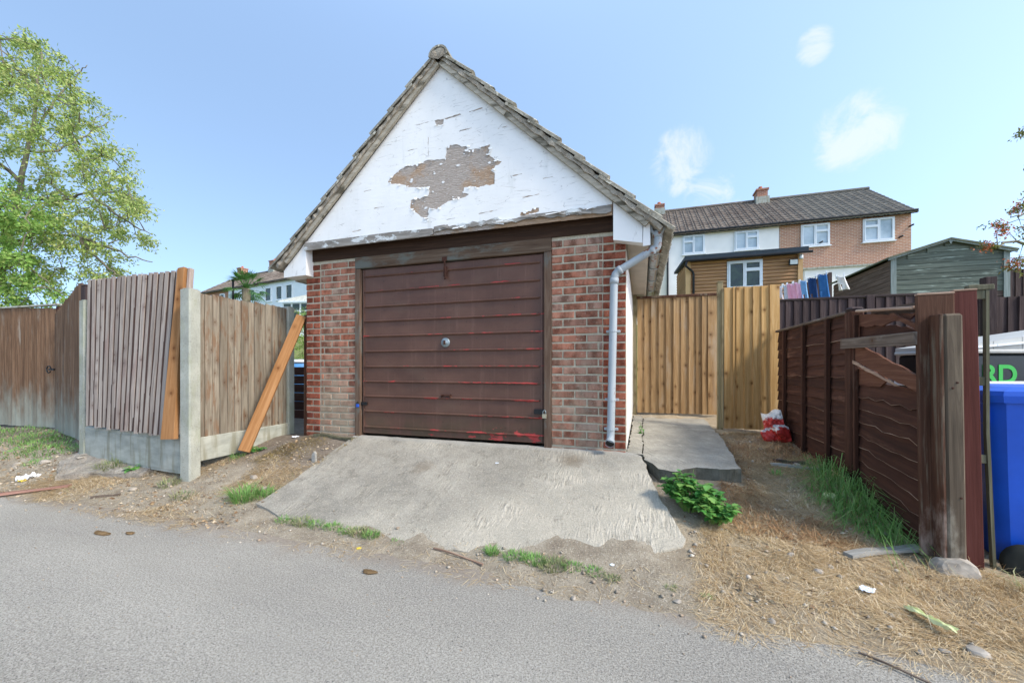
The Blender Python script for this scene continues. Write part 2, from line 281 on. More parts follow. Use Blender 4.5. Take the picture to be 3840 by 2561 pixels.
c = k.mix(k.ma('MULTIPLY', k.step(agg, .50, .68), .5), c, '#d8cfbc'); c = k.mix(k.ma('MULTIPLY', k.step(grit, .52, .68), .6), c, '#57534a')
c = k.mix(k.ma('MULTIPLY', k.ma('MULTIPLY', ridge, keep), k.ma('ADD', .12, k.ma('MULTIPLY', fr, .45))), c, '#e4dac6')
thr = k.step(xyz[1], -.12, -.03); c = k.mix(k.ma('MULTIPLY', thr, .5), c, '#b5b2aa')
for ox, oy in ((-.45, -.22), (-1.75, -.55)):
    dd = k.n('ShaderNodeVectorMath', {0: k.vm('SUBTRACT', P, (ox, oy, .35))}, operation='LENGTH').outputs['Value']; c = k.mix(k.ma('MULTIPLY', k.ma('SUBTRACT', 1.0, k.step(k.ma('ADD', dd, k.ma('MULTIPLY', k.noise(P, 14, 5), .18)), .10, .26)), .5), c, '#6e5a40')
k.col(c); k.bump(k.ma('ADD', k.ma('MULTIPLY', agg, .8), k.ma('ADD', k.ma('MULTIPLY', k.ma('MULTIPLY', ridge, keep), .45), k.ma('MULTIPLY', grit, .5))), .012, 1); M['drive'] = k.m
k = NT('tamped_path_concrete', .95, .12); P = k.pos(); xyz = k.sep(P)
ln = k.step(k.noise(k.n('ShaderNodeCombineXYZ', {0: k.ma('MULTIPLY', k.ma('ADD', xyz[0], k.ma('MULTIPLY', xyz[1], .45)), 48.0), 1: k.ma('MULTIPLY', xyz[1], 6.0), 2: 0.0}).outputs[0], 1.0, 3, .6), .42, .64)
c = k.ramp(k.noise(P, 3, 8, .66), [(.28, '#87837a'), (.5, '#a19c90'), (.74, '#bcb6a8')]); c = k.mix(k.ma('MULTIPLY', k.ma('MULTIPLY', k.step(ln, .55, .9), k.step(k.noise(P, 2.2, 4), .42, .6)), .28), c, '#d3ccbc'); c = speckle(k, c, P, 120, .58, .66, '#5c5950', .6)
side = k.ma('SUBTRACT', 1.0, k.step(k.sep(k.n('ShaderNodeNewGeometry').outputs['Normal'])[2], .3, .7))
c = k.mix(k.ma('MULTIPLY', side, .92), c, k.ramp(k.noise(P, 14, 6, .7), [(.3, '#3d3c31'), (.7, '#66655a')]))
k.col(c); k.bump(k.ma('ADD', k.ma('MULTIPLY', ln, .35), k.ma('MULTIPLY', k.noise(P, 80, 4, .7), .9)), .008, 1); M['path'] = k.m
k = NT('crumbling_concrete', .95, .1); P = k.pos(); c = k.ramp(k.noise(P, 7, 8, .75), [(.3, '#7b7264'), (.5, '#a0978a'), (.72, '#bcb4a5')]); c = speckle(k, c, P, 80, .56, .66, '#5c5448', .6); k.col(c); k.bump(k.noise(P, 40, 7, .8), .02, 1); M['broken'] = k.m
k = NT('garden_turf', .95, .1); P = k.pos(); k.col(k.ramp(k.noise(P, 2, 7, .7), [(.3, '#4a5a2c'), (.7, '#7a7d49')])); M['turf'] = k.m

def leafy(name, cols, trans=.35, rough=.55):
    k = NT(name, rough, .3); r = k.island(); c = k.ramp(r, [(i / (len(cols) - 1), q) for i, q in enumerate(cols)]); k.col(c)
    t = k.n('ShaderNodeBsdfTranslucent', {'Color': c}); mx = k.n('ShaderNodeMixShader', {0: trans}); o = [n for n in k.t.nodes if n.type == 'OUTPUT_MATERIAL'][0]
    k.t.links.new(k.b.outputs[0], mx.inputs[1]); k.t.links.new(t.outputs[0], mx.inputs[2]); k.t.links.new(mx.outputs[0], o.inputs[0]); return k.m
M['leaf_tree'] = leafy('light_green_leaves', ['#8aa350', '#9fb45e', '#b0be6c', '#7a954a', '#c2c880', '#aeb56e'])
M['leaf_shrub'] = leafy('dense_green_leaves', ['#6b9340', '#82a84e', '#96b55a', '#759a48', '#adbc68'])
M['leaf_dark'] = leafy('dark_weed_leaves', ['#467f3c', '#5a9c4c', '#78ad58', '#3f7538', '#8fb862', '#528f45'])
M['leaf_rowan'] = leafy('dull_olive_leaves', ['#5d6a35', '#76803f', '#8a8a4c', '#7a6a3a'])
M['berry'] = leafy('orange_red_berries', ['#c26a42', '#d07a50', '#b85c3c'], .1)
M['grass'] = leafy('fresh_grass_blades', ['#65924a', '#79a656', '#8fb565', '#6f9a52', '#a8bf78'])
M['grass_dull'] = leafy('dull_grass_blades', ['#75865a', '#8a9663', '#9ea272', '#a8a67c'])
M['straw'] = leafy('dry_straw', ['#d3bb90', '#e3cfa6', '#c2a67b', '#a58a63', '#eedfc0', '#b5976b', '#97805f'], .2, .8)
M['straw_red'] = leafy('rusty_dead_weeds', ['#9a7450', '#ae8860', '#866244', '#c2a178', '#a5845c'], .2, .8)
M['moss_dry'] = leafy('dry_yellow_moss', ['#8a7848', '#9c8a58', '#776438', '#a8986c'], .2, .9)
M['litter'] = leafy('dead_leaf_litter', ['#a38a6b', '#bda988', '#8a6f52', '#c9bba2', '#7a6048', '#a8916f'], .1, .9)
k = NT('small_stones', .9, .2); k.col(k.ramp(k.island(), [(0, '#9a9080'), (.3, '#b3a896'), (.6, '#877d6e'), (.85, '#a8937c'), (1, '#cdc4b4')])); M['pebble'] = k.m
M['stone'] = plain('rough_stone', '#a0978a', .9, .2, 0, .35, 12)
k = NT('tree_bark', .95, .1); v = k.obj(); k.col(k.ramp(k.noise(k.scale(v, (9, 9, 3)), 1.0, 7, .7), [(.3, '#4f483c'), (.7, '#8d8672')])); k.bump(k.noise(v, 30, 5), .01); M['bark'] = k.m
M['upvc'] = plain('white_upvc', '#dfe4e6', .35, .45, 0, .03, 2)
k = NT('window_glass', .04, .6); P = k.pos(); k.col(k.ramp(k.noise(P, .9, 5), [(.35, '#8fa0a8'), (.65, '#c6d2d8')])); M['glass'] = k.m  # pale mottled pane colour paints in the sky's reflection
k = NT('dark_window_glass', .03, .6); P = k.pos(); k.col(k.ramp(k.noise(P, 2.5, 5), [(.4, '#1e2a1c'), (.6, '#38472f'), (.7, '#9fa89f')])); M['glass_dark'] = k.m
k = NT('far_roof_tile', .9, .2); r = k.island(); P = k.pos(); c = k.mix(k.step(k.noise(P, 1.2, 6, .7), .4, .7), '#665a50', '#8d8276'); k.col(c); M['roof_far'] = k.m
k = NT('house_roof_tile', .9, .15); P = k.pos(); c = k.ramp(k.noise(P, 1.6, 6, .7), [(.35, '#5b5048'), (.65, '#7b7064')]); c = k.mix(k.step(k.noise(P, 7, 5, .7), .56, .66), c, '#8b8880')
c = k.mix(k.ma('MULTIPLY', k.step(k.sep(P)[0], 7.0, 9.0), .45), c, '#6c6f68'); k.col(c); k.bump(k.noise(P, 20, 4), .02); M['roof_tile'] = k.m
def brick_far(name, c1, c2, mort):
    k = NT(name, .9, .15); b = k.n('ShaderNodeTexBrick', {'Vector': k.n('ShaderNodeCombineXYZ', {0: k.ma('ADD', k.sep(k.pos())[0], k.sep(k.pos())[1]), 1: k.sep(k.pos())[2], 2: 0.0}).outputs[0], 'Color1': lin(c1), 'Color2': lin(c2), 'Mortar': lin(mort), 'Scale': 1.0, 'Mortar Size': .012, 'Brick Width': .225, 'Row Height': .075, 'Bias': -.1})
    k.col(k.mix(k.ma('MULTIPLY', k.step(k.noise(k.pos(), 1.1, 6), .45, .7), .35), b.outputs[0], '#a88368')); k.bump(b.outputs['Fac'], -.006); return k.m
M['brick_house'] = brick_far('pinkish_house_brick', '#b98669', '#a2715a', '#c9b5a2')
M['brick_far'] = brick_far('distant_brick', '#a87058', '#94604c', '#b89a88')
M['chimney_pot'] = plain('clay_pot', '#b06a50', .85, .2)
M['cream_render'] = plain('cream_render', '#e6decb', .9, .2, 0, .05, 2)
M['bluewhite_render'] = plain('bluish_white_render', '#dfe5ea', .9, .2, 0, .04, 2)
M['house_white'] = plain('white_house_render', '#efece5', .9, .2, 0, .04, 2)
M['log'] = wood('orange_log_siding', '#8f6a4a', '#ad8560', '#bf9a76', axis=0, var=.15)
M['log_y'] = wood('orange_log_side', '#8f6a4a', '#ad8560', '#bf9a76', axis=1, var=.15)
M['log_post'] = wood('pale_corner_post', '#b08a5c', '#c4a072', '#d2b288')
M['felt'] = plain('slate_grey_felt', '#2f3a42', .8, .3, 0, .15, 8)
M['green_shed'] = wood('flaking_green_boards', '#4c5149', '#62695f', '#7d8478', axis=0, weather='#a8b3a6', wlev=(.56, .68), var=.3, wsc=(12, 12, 1.6))
M['shed_dark'] = wood('dark_shed_boards', '#3a2e29', '#52443d', '#6b5b52', axis=0, var=.3)
M['shed_dark_y'] = wood('brown_shed_side', '#4d3c33', '#6d594d', '#877162', axis=1, var=.3)
M['shed_trim'] = wood('green_grey_trim', '#6d7672', '#87908c', '#a0a8a4')
M['felt_green'] = plain('mossy_felt', '#6f7160', .95, .1, 0, .25, 6)
M['red_paint'] = plain('brick_red_paint', '#8a3d34', .8, .2, 0, .15, 4)
M['bin_blue'] = plain('blue_bin_plastic', '#1656c4', .42, .45, 0, .14, 4)
M['tyre'] = plain('black_rubber', '#2a2c28', .85, .2, 0, .2, 10)
M['wheel_grey'] = plain('grey_wheel_plastic', '#4b4f4d', .6, .3)
M['container'] = plain('glossy_dark_plastic', '#161d21', .3, .3, 0, .2, 3)
M['container_lid'] = plain('pale_ribbed_lid', '#b3b2ab', .5, .3, 0, .08, 5)
M['green_letter'] = plain('green_vinyl', '#33a845', .45, .3, 0, .05, 3)
M['paper'] = plain('white_scrap', '#e2e6ea', .8, .2, 0, .08, 20)
M['foam'] = plain('pale_yellow_foam', '#d9dba4', .9, .1, 0, .15, 25)
M['yellow'] = plain('yellow_scrap', '#c9b24a', .8, .2)
M['bag_red'] = None
k = NT('printed_plastic_sack', .35, .4); v = k.obj(); s_ = k.sep(v)
band = k.ma('ADD', k.ma('MULTIPLY', s_[2], 1.0), k.ma('MULTIPLY', k.noise(v, 9, 3), .22))
c = k.ramp(band, [(0, '#b3322c'), (.24, '#c03a32'), (.25, '#e0dbd4'), (.275, '#e0dbd4'), (.285, '#c4413a'), (.37, '#c03a32'), (.385, '#e3ded6'), (1, '#d8d3cb')], 'LINEAR'); k.col(c); k.bump(k.voro(v, 22), .02); M['bag_red'] = k.m
M['clod'] = plain('dry_clod', '#6e5a40', .98, .1, 0, .4, 40)
for nm, hx in (('pink', '#ffb3cb'), ('palepink', '#fbe3ec'), ('greyc', '#c3c8d0'), ('denim', '#82b0dc'), ('navy', '#2c4876'), ('denim2', '#3d6fa8'), ('whitec', '#f6efe9')):
    M['cloth_' + nm] = plain('cloth_' + nm, hx, .95, .1, 0, .18, 9)
M['black_pipe'] = plain('black_pipe', '#1d1f22', .5, .3)
M['lamp_face'] = plain('lamp_glass', '#c9cbc0', .2, .5)
M['palm_leaf'] = leafy('palm_fronds', ['#3d6a2f', '#4f7d3a', '#5f8a48'])

# ------------------------------------------------------------------ mesh kit
class MB:
    def __init__(s): s.v = []; s.f = []
    def add(s, vs, fs, M4=None):
        b = len(s.v); s.v += [tuple(M4 @ Vector(q)) if M4 else tuple(q) for q in vs]; s.f += [tuple(i + b for i in f) for f in fs]; return s
    def box(s, x0, x1, y0, y1, z0, z1, M4=None, c=0.0):
        if c <= 0:
            vs = [(x, y, z) for x in (x0, x1) for y in (y0, y1) for z in (z0, z1)]
            return s.add(vs, [(0, 1, 3, 2), (4, 6, 7, 5), (0, 4, 5, 1), (2, 3, 7, 6), (0, 2, 6, 4), (1, 5, 7, 3)], M4)
        bm = bmesh.new(); bmesh.ops.create_cube(bm, size=1)
        for v in bm.verts: v.co = Vector(((x0 + x1) / 2 + v.co.x * (x1 - x0), (y0 + y1) / 2 + v.co.y * (y1 - y0), (z0 + z1) / 2 + v.co.z * (z1 - z0)))
        bmesh.ops.bevel(bm, geom=list(bm.edges), offset=c, segments=1, affect='EDGES')
        bm.verts.index_update(); r = s.add([v.co.copy() for v in bm.verts], [[v.index for v in f.verts] for f in bm.faces], M4); bm.free(); return r
    def prism(s, poly, a, b, axis='y', M4=None):
        n = len(poly)
        def P(p, t): return {'y': (p[0], t, p[1]), 'x': (t, p[0], p[1]), 'z': (p[0], p[1], t)}[axis]
        vs = [P(p, a) for p in poly] + [P(p, b) for p in poly]
        fs = [tuple(range(n)), tuple(range(2 * n - 1, n - 1, -1))] + [(i, i + n, (i + 1) % n + n, (i + 1) % n) for i in range(n)]
        return s.add(vs, fs, M4)
    def tube(s, pts, r, n=8, cap=True):
        pts = [Vector(p) for p in pts]; L = len(pts); rr = r if hasattr(r, '__len__') else [r] * L; b = len(s.v); up = None
        for i, p in enumerate(pts):
            d = (pts[min(i + 1, L - 1)] - pts[max(i - 1, 0)]).normalized()
            if up is None: up = d.orthogonal().normalized()
            up = (up - d * up.dot(d)); up = up.normalized() if up.length > 1e-5 else d.orthogonal().normalized()
            sde = d.cross(up)
            for j in range(n):
                a = 2 * math.pi * j / n; s.v.append(tuple(p + (up * math.cos(a) + sde * math.sin(a)) * rr[i]))
        for i in range(L - 1):
            for j in range(n): s.f.append((b + i * n + j, b + i * n + (j + 1) % n, b + (i + 1) * n + (j + 1) % n, b + (i + 1) * n + j))
        if cap: s.f.append(tuple(b + j for j in range(n))[::-1]); s.f.append(tuple(b + (L - 1) * n + j for j in range(n)))
        return s
    def lathe(s, prof, n=16, M4=None):
        b = []
        for r_, z in prof:
            for j in range(n): a = 2 * math.pi * j / n; b.append((r_ * math.cos(a), r_ * math.sin(a), z))
        fs = [(i * n + j, i * n + (j + 1) % n, (i + 1) * n + (j + 1) % n, (i + 1) * n + j) for i in range(len(prof) - 1) for j in range(n)]
        fs += [tuple(range(n))[::-1], tuple((len(prof) - 1) * n + j for j in range(n))]
        return s.add(b, fs, M4)
    def mesh(s, name, mat):
        me = bpy.data.meshes.new(name); me.from_pydata(s.v, [], s.f)
        bm = bmesh.new(); bm.from_mesh(me); bmesh.ops.recalc_face_normals(bm, faces=bm.faces); bm.to_mesh(me); bm.free()
        me.materials.append(M[mat] if isinstance(mat, str) else mat); return me
    def build(s, name, mat, parent=None, smooth=False, loc=None, **tags):
        me = s.mesh(name, mat)
        if smooth:
            for p in me.polygons: p.use_smooth = True
        return put(name, me, parent, loc, **tags)
def put(name, me, parent=None, loc=None, rot=None, label=None, cat=None, group=None, kind=None):
    o = bpy.data.objects.new(name, me); COL.objects.link(o)
    if parent: o.parent = parent
    if loc is not None: o.location = loc
    if rot is not None: o.rotation_euler = rot
    return tag(o, label, cat, group, kind)
def tag(o, label=None, cat=None, group=None, kind=None):
    for k_, v in (('label', label), ('category', cat), ('group', group), ('kind', kind)):
        if v: o[k_] = v
    return o
def thing(name, label, cat, loc=(0, 0, 0), rot=(0, 0, 0), group=None):
    o = bpy.data.objects.new(name, None); COL.objects.link(o); o.location = loc; o.rotation_euler = rot; o.empty_display_size = .1
    return tag(o, label, cat, group)
def np_mesh(name, v, f, mat, parent=None, smooth=False, **tags):
    v = np.asarray(v, np.float32); f = np.asarray(f, np.int32); k_ = f.shape[1]
    me = bpy.data.meshes.new(name); me.vertices.add(len(v)); me.vertices.foreach_set('co', v.ravel())
    me.loops.add(f.size); me.loops.foreach_set('vertex_index', f.ravel()); me.polygons.add(len(f))
    me.polygons.foreach_set('loop_start', np.arange(0, f.size, k_, dtype=np.int32)); me.polygons.foreach_set('loop_total', np.full(len(f), k_, np.int32))
    if smooth: me.polygons.foreach_set('use_smooth', np.ones(len(f), bool))
    me.update(calc_edges=True); me.materials.append(M[mat]); return put(name, me, parent, **tags)
def norm(a): return a / np.maximum(np.linalg.norm(a, axis=-1, keepdims=True), 1e-6)
def leaves_np(pos, d, length, width):
    """folded diamond leaves (4 verts + midrib): returns verts, tri faces"""
    n = len(pos); d = norm(d); rv = norm(rng.normal(size=(n, 3))); sdv = norm(np.cross(d, rv)); up = np.cross(sdv, d)
    L = (length * (.7 + .6 * rng.random(n)))[:, None]; w = (width * (.7 + .6 * rng.random(n)))[:, None]
    a = pos; b = pos + d * L * .45 + sdv * w * .5 + up * w * .2; c_ = pos + d * L; e = pos + d * L * .45 - sdv * w * .5 + up * w * .2
    v = np.stack([a, b, c_, e], 1).reshape(-1, 3); i = np.arange(n)[:, None] * 4
    return v, np.concatenate([i + [0, 1, 2], i + [0, 2, 3]])
def blades_np(base, d, length, width, droop=.5):
    """curved grass blades, two quads joined as tris, tip pointed"""
    n = len(base); d = norm(d); L = (length * np.ones(n))[:, None]; h = norm(np.stack([-d[:, 1], d[:, 0], 0 * d[:, 0]], 1) + 1e-4)
    w = (width * np.ones(n))[:, None]; hor = d.copy(); hor[:, 2] = 0; hor = norm(hor + rng.normal(size=(n, 3)) * [.2, .2, 0]); dr = (droop * (.5 + rng.random(n)))[:, None]
    p1 = base + d * L * .5; p2 = base + d * L * .85 + hor * L * .35 * dr - np.array([0, 0, 1]) * L * .35 * dr
    v = np.stack([base - h * w * .5, base + h * w * .5, p1 - h * w * .45, p1 + h * w * .45, p2], 1).reshape(-1, 3); i = np.arange(n)[:, None] * 5
    return v, np.concatenate([i + [0, 1, 3], i + [0, 3, 2], i + [2, 3, 4]])

# ------------------------------------------------------------------ ground
GX = [-14, -8, -6, -4.6, -4, -3.4, -2.9, -1.5, 0.2, .9, 1.7, 2.3, 3.2]
GY = [-1.9, -1.6, -1.2, -.85, -.4, 0, 1.3, 2.6]
GZ = np.array([[-.03, .03, .10, .19, .26, .30, .33, .40], [-.03, .03, .10, .19, .26, .30, .33, .40], [-.03, .02, .08, .20, .26, .29, .33, .40],
    [-.03, .0, .07, .17, .25, .30, .34, .40], [-.03, -.015, .06, .18, .28, .35, .38, .42], [-.03, -.02, .06, .21, .34, .41, .44, .45],
    [-.03, -.015, .055, .16, .30, .41, .44, .45], [-.03, .0, .07, .14, .22, .35, .42, .44], [-.03, .012, .085, .165, .27, .34, .39, .44],
    [-.03, .012, .055, .12, .25, .32, .37, .44], [-.03, .01, .035, .07, .18, .28, .37, .45], [-.03, .0, .0, .0, .10, .25, .37, .45], [-.03, .0, .0, .0, .05, .22, .37, .45]])
BY = [2.6, 4, 8, 12, 20, 45, 400]; BZ = [.44, .8, 1.9, 2.8, 3.5, 4.8, 9.]
def zg(x, y):
    x = np.asarray(x, float); y = np.asarray(y, float)
    xi = np.clip(np.interp(x, GX, range(len(GX))), 0, len(GX) - 1.001); yi = np.clip(np.interp(y, GY, range(len(GY))), 0, len(GY) - 1.001)
    i = xi.astype(int); j = yi.astype(int); a = xi - i; b = yi - j; a = a * a * (3 - 2 * a)
    z = GZ[i, j] * (1 - a) * (1 - b) + GZ[i + 1, j] * a * (1 - b) + GZ[i, j + 1] * (1 - a) * b + GZ[i + 1, j + 1] * a * b
    return np.where(y > 2.6, z + np.interp(y, BY, BZ) - .44, z)
def vnoise(x, y, sc, seed=0):
    x = np.asarray(x) * sc; y = np.asarray(y) * sc; xi = np.floor(x).astype(int); yi = np.floor(y).astype(int); fx = x - xi; fy = y - yi
    def h(a, b): return np.modf(np.abs(np.sin(a * 127.1 + b * 311.7 + seed * 74.7) * 43758.5453))[0]
    fx = fx * fx * (3 - 2 * fx); fy = fy * fy * (3 - 2 * fy)
    return (h(xi, yi) * (1 - fx) + h(xi + 1, yi) * fx) * (1 - fy) + (h(xi, yi + 1) * (1 - fx) + h(xi + 1, yi + 1) * fx) * fy
def zground(x, y):
    z = zg(x, y); amp = np.clip((np.asarray(y) + 2.0) * 2, 0, 1)
    return z + amp * ((vnoise(x, y, 2.2, 1) - .5) * .022 + (vnoise(x, y, 7, 2) - .5) * .02 + (vnoise(x, y, 22, 3) - .5) * .010)
xs = np.concatenate([[-400, -150, -60, -30, -18], np.arange(-11, 4.01, .05), [5, 7, 10, 15, 30, 60, 150, 400]])
ys = np.concatenate([[-200, -60, -20, -9, -4], np.arange(-2.2, 3.2, .05), [3.6, 4.5, 6, 8, 10, 12, 16, 20, 30, 45, 80, 150, 400]])
XX, YY = np.meshgrid(xs, ys, indexing='ij'); ZZ = np.where((YY < 3.3) & (YY > -3), zground(XX, YY), zg(XX, YY))
nx, ny = len(xs), len(ys); idx = np.arange(nx * ny).reshape(nx, ny)
F = np.stack([idx[:-1, :-1], idx[1:, :-1], idx[1:, 1:], idx[:-1, 1:]], -1).reshape(-1, 4)
np_mesh('ground', np.stack([XX, YY, ZZ], -1).reshape(-1, 3), F, 'soil', smooth=True, kind='structure', label='dry bare soil verge and garden ground')
xs = np.concatenate([[-80, -40, -20], np.arange(-9, 5, .25), [8, 20, 40, 80]]); ys = np.array([-9, -6, -4, -3, -2.5, -2.2, -2, -1.8, -1.6, -1.4, -1.2])
XX, YY = np.meshgrid(xs, ys, indexing='ij'); ZZ = np.where(YY > -1.5, -.06 * (YY + 1.5) / .3, 0) + .004 * (vnoise(XX, YY, 1.1, 5) - .5)
nx, ny = len(xs), len(ys); idx = np.arange(nx * ny).reshape(nx, ny); F = np.stack([idx[:-1, :-1], idx[1:, :-1], idx[1:, 1:], idx[:-1, 1:]], -1).reshape(-1, 4)
np_mesh('lane', np.stack([XX, YY, ZZ], -1).reshape(-1, 3), F, 'tarmac', smooth=True, kind='structure', label='worn grey tarmac lane')

def slab(name, left, right, ytop, zf, thick, mat, label, nu=40, nv=60, rough=.004, **kw):
    """concrete slab between two polyline edges x=left(v), x=right(v), y from ytop[0] to ybot per u"""
    V = []; 
    for i in range(nu + 1):
        for j in range(nv + 1):
            u, w_ = i / nu, j / nv
            yb = np.interp(u, ytop[1][0], ytop[1][1]); y = ytop[0] + (yb - ytop[0]) * w_
            xl = np.interp(-y, left[0], left[1]); xr = np.interp(-y, right[0], right[1]); x = xl + (xr - xl) * u
            e = min(u, 1 - u, 1 - w_) ; jt = (1 if e < 1e-6 else 0)
            x += jt * (vnoise(x, y, 14, 11) - .5) * .03; y += jt * (vnoise(x, y, 14, 12) - .5) * .035
            V.append((x, y, float(zf(x, y)) + (float(vnoise(x, y, 12, 4)) - .5) * rough * 2 + (float(vnoise(x, y, 40, 6)) - .5) * rough))
    n = nv + 1; F = [(i * n + j, (i + 1) * n + j, (i + 1) * n + j + 1, i * n + j + 1) for i in range(nu) for j in range(nv)]
    ring = [i * n for i in range(nu + 1)] + [nu * n + j for j in range(1, n)] + [i * n + nv for i in range(nu - 1, -1, -1)] + [j for j in range(nv - 1, 0, -1)]
    b = len(V); V += [(V[q][0] * 1, V[q][1], V[q][2] - thick) for q in ring]; m = len(ring)
    F += [(ring[q], ring[(q + 1) % m], b + (q + 1) % m, b + q) for q in range(m)]
    me = bpy.data.meshes.new(name); me.from_pydata(V, [], F); bm = bmesh.new(); bm.from_mesh(me); bmesh.ops.recalc_face_normals(bm, faces=bm.faces); bm.to_mesh(me); bm.free()
    me.materials.append(M[mat]); return put(name, me, kind='structure', label=label, **kw)
slab('driveway', ([-.05, .8, 1.3, 1.5], [-2.93, -2.87, -2.88, -2.65]), ([-.05, 0, .1, .65, 1.07, 1.3, 1.5], [.03, .05, .13, .25, .38, .28, .05]),
     (.03, ([0, .1, .35, .7, .92, 1], [-1.27, -1.37, -1.42, -1.44, -1.36, -1.12])), lambda x, y: .437 + .29 * min(y, 0) - (.012 if y > -.03 else 0), .16, 'drive', 'sloping rough concrete apron in front of the garage door')
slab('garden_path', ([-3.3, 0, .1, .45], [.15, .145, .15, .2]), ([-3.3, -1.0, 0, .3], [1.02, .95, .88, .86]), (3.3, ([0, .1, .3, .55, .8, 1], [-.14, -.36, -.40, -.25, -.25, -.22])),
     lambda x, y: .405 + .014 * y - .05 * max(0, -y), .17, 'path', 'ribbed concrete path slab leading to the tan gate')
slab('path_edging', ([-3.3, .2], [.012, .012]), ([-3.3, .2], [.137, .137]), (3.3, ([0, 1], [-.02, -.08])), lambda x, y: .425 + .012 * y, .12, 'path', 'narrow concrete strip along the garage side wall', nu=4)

# ------------------------------------------------------------------ garage
G = thing('garage', 'brick garage with peeling white gable and brown up-and-over door', 'garage', (-1.8175, 0, .40))
GI = Matrix.Translation((1.8175, 0, -.40))                       # build in world coordinates, shift into the garage's own
def gp(mb, name, mat, parent=G, smooth=False, **tags):
    mb.v = [tuple(GI @ Vector(q)) for q in mb.v]; return mb.build(name, mat, parent, smooth, **tags)
MF = .0075
for a_, b_ in ((-3.632, -2.935), (-.685, -.003)): gp(MB().box(a_, b_, MF, .11, .34, 2.42), 'pier_wall', 'mortar')
for a_ in ((-.105, -.004, .1105, 5.6, .30, 2.42), (-3.632, -3.53, .1105, 5.6, .30, 2.42), (-3.529, -.106, 5.5, 5.6, .30, 2.42)): gp(MB().box(*a_), 'side_wall', 'render_white')
gp(MB().prism([(-3.6, 2.4215), (-.02, 2.4215), (AX, AZ - .06)] if False else [(-3.55, 2.4215), (-.08, 2.4215), (-1.81, 4.05)], 5.5, 5.6), 'rear_gable', 'render_white')
BM = {}
def brick_me(wd, mat, var):
    key = (round(wd, 3), mat, var)
    if key not in BM:
        rn = random.Random(hash(key) & 0xffff); h = .0585; c = .005; j = lambda a: rn.uniform(-a, a); mb = MB()
        vs = [(0, .06, 0), (wd, .06, 0), (wd, .06, h), (0, .06, h)] + [(x + j(.0015), c + .001, z + j(.0015)) for x, z in ((0, 0), (wd, 0), (wd, h), (0, h))] + [(x + j(.002), j(.0006), z + j(.002)) for x, z in ((c, c), (wd - c, c), (wd - c, h - c), (c, h - c))]
        fs = [(8, 9, 10, 11)] + [(a, (a + 1) % 4, 4 + (a + 1) % 4, 4 + a) for a in range(4)] + [(4 + a, 4 + (a + 1) % 4, 8 + (a + 1) % 4, 8 + a) for a in range(4)] + [(3, 2, 1, 0)]
        BM[key] = mb.add(vs, fs).mesh('brick', mat)
    return BM[key]
def bricks(x0, row, z, mat):
    x = x0
    for wd in row:
        o = put('brick', brick_me(wd, mat, random.randint(0, 2)), G, (x + 1.8175 + random.uniform(-.002, .002), random.uniform(-.0025, .001), z - .40 + random.uniform(-.0015, .0015)))
        x += wd + .0145
for cidx in range(27):
    z = .372 + cidx * .075
    A = cidx % 2 == 0
    bricks(-3.633, [.197] if A else [.0885, .094], z, 'brick_red')
    bricks(-3.418, [.147, .211, .096] if A else [.038, .211, .204], z + .004, 'brick_old')
    bricks(-.683, [.097, .211, .134] if A else [.211, .202, .029], z + .004, 'brick_old')
    bricks(-.2045, [.198] if A else [.0915, .092], z, 'brick_red')
gp(MB().box(-3.60, -.03, -.012, .1, 2.4205, 2.56), 'lintel', 'lintel')
# door and frame
gp(MB().box(-2.9345, -2.866, -.012, .09, .41, 2.288, c=.004), 'door_jamb', 'frame'); gp(MB().box(-.757, -.686, -.012, .09, .41, 2.288, c=.004), 'door_jamb', 'frame')
gp(MB().box(-2.9345, -.686, -.0125, .09, 2.292, 2.4195, c=.004), 'door_head', 'frame_h')
door = gp(MB().box(-2.856, -.766, .024, .05, .452, 2.283, c=.004).box(-2.845, -2.828, .016, .024, .46, 2.275).box(-.796, -.78, .016, .024, .46, 2.275), 'door', 'door')
for zz in (2.205, 2.032, 1.865, 1.702, 1.535, 1.366, 1.197, 1.031, .868, .700, .526):
    sec = [(0.0245, -.017), (.010, -.009), (.006, 0), (.010, .007), (.0245, .010)]; mb = MB(); xsr = [-2.826, -2.81, -.816, -.80]; n5 = len(sec)
    for i, x in enumerate(xsr):
        sc_ = .12 if i in (0, 3) else 1
        mb.v += [(x, .0245 + (a - .0245) * sc_, zz + b * (sc_ * .6 + .4)) for a, b in sec]
    for i in range(3): mb.f += [(i * n5 + j, i * n5 + j + 1, (i + 1) * n5 + j + 1, (i + 1) * n5 + j) for j in range(n5 - 1)]
    r_ = gp(mb, 'rib', 'door', door)
hd_ = MB().lathe([(.0, -.004), (.05, -.004), (.05, .006), (.042, .011), (.02, .012), (.016, .022), (.0, .022)], 20, Matrix.Translation((-1.819, .022, 1.446)) @ Matrix.Rotation(R(90), 4, 'X')); h1 = gp(hd_, 'lock_plate', 'zinc', door, True)
gp(MB().box(-1.829, -1.809, -.012, .004, 1.425, 1.467, c=.003), 'lock_handle', 'rust', h1)
gp(MB().box(-1.862, -1.756, -.004, .02, .892, .905, c=.002).box(-1.862, -1.854, .0, .024, .87, .905).box(-1.764, -1.756, .0, .024, .87, .905), 'pull_handle', 'rust', door)
gp(MB().box(-1.835, -1.79, .0, .012, 2.13, 2.235, c=.003).tube([(-1.813, -.02, 2.30), (-1.813, -.012, 2.25), (-1.806, -.004, 2.18), (-1.815, -.004, 2.12)], .009, 6).tube([(-1.79, .0, 2.135), (-1.80, -.012, 2.11), (-1.82, -.006, 2.105)], .008, 6), 'top_bolt', 'rust', door)
gp(MB().box(-1.84, -1.785, -.022, -.0135, 2.285, 2.33, c=.002), 'bolt_keep', 'rust')
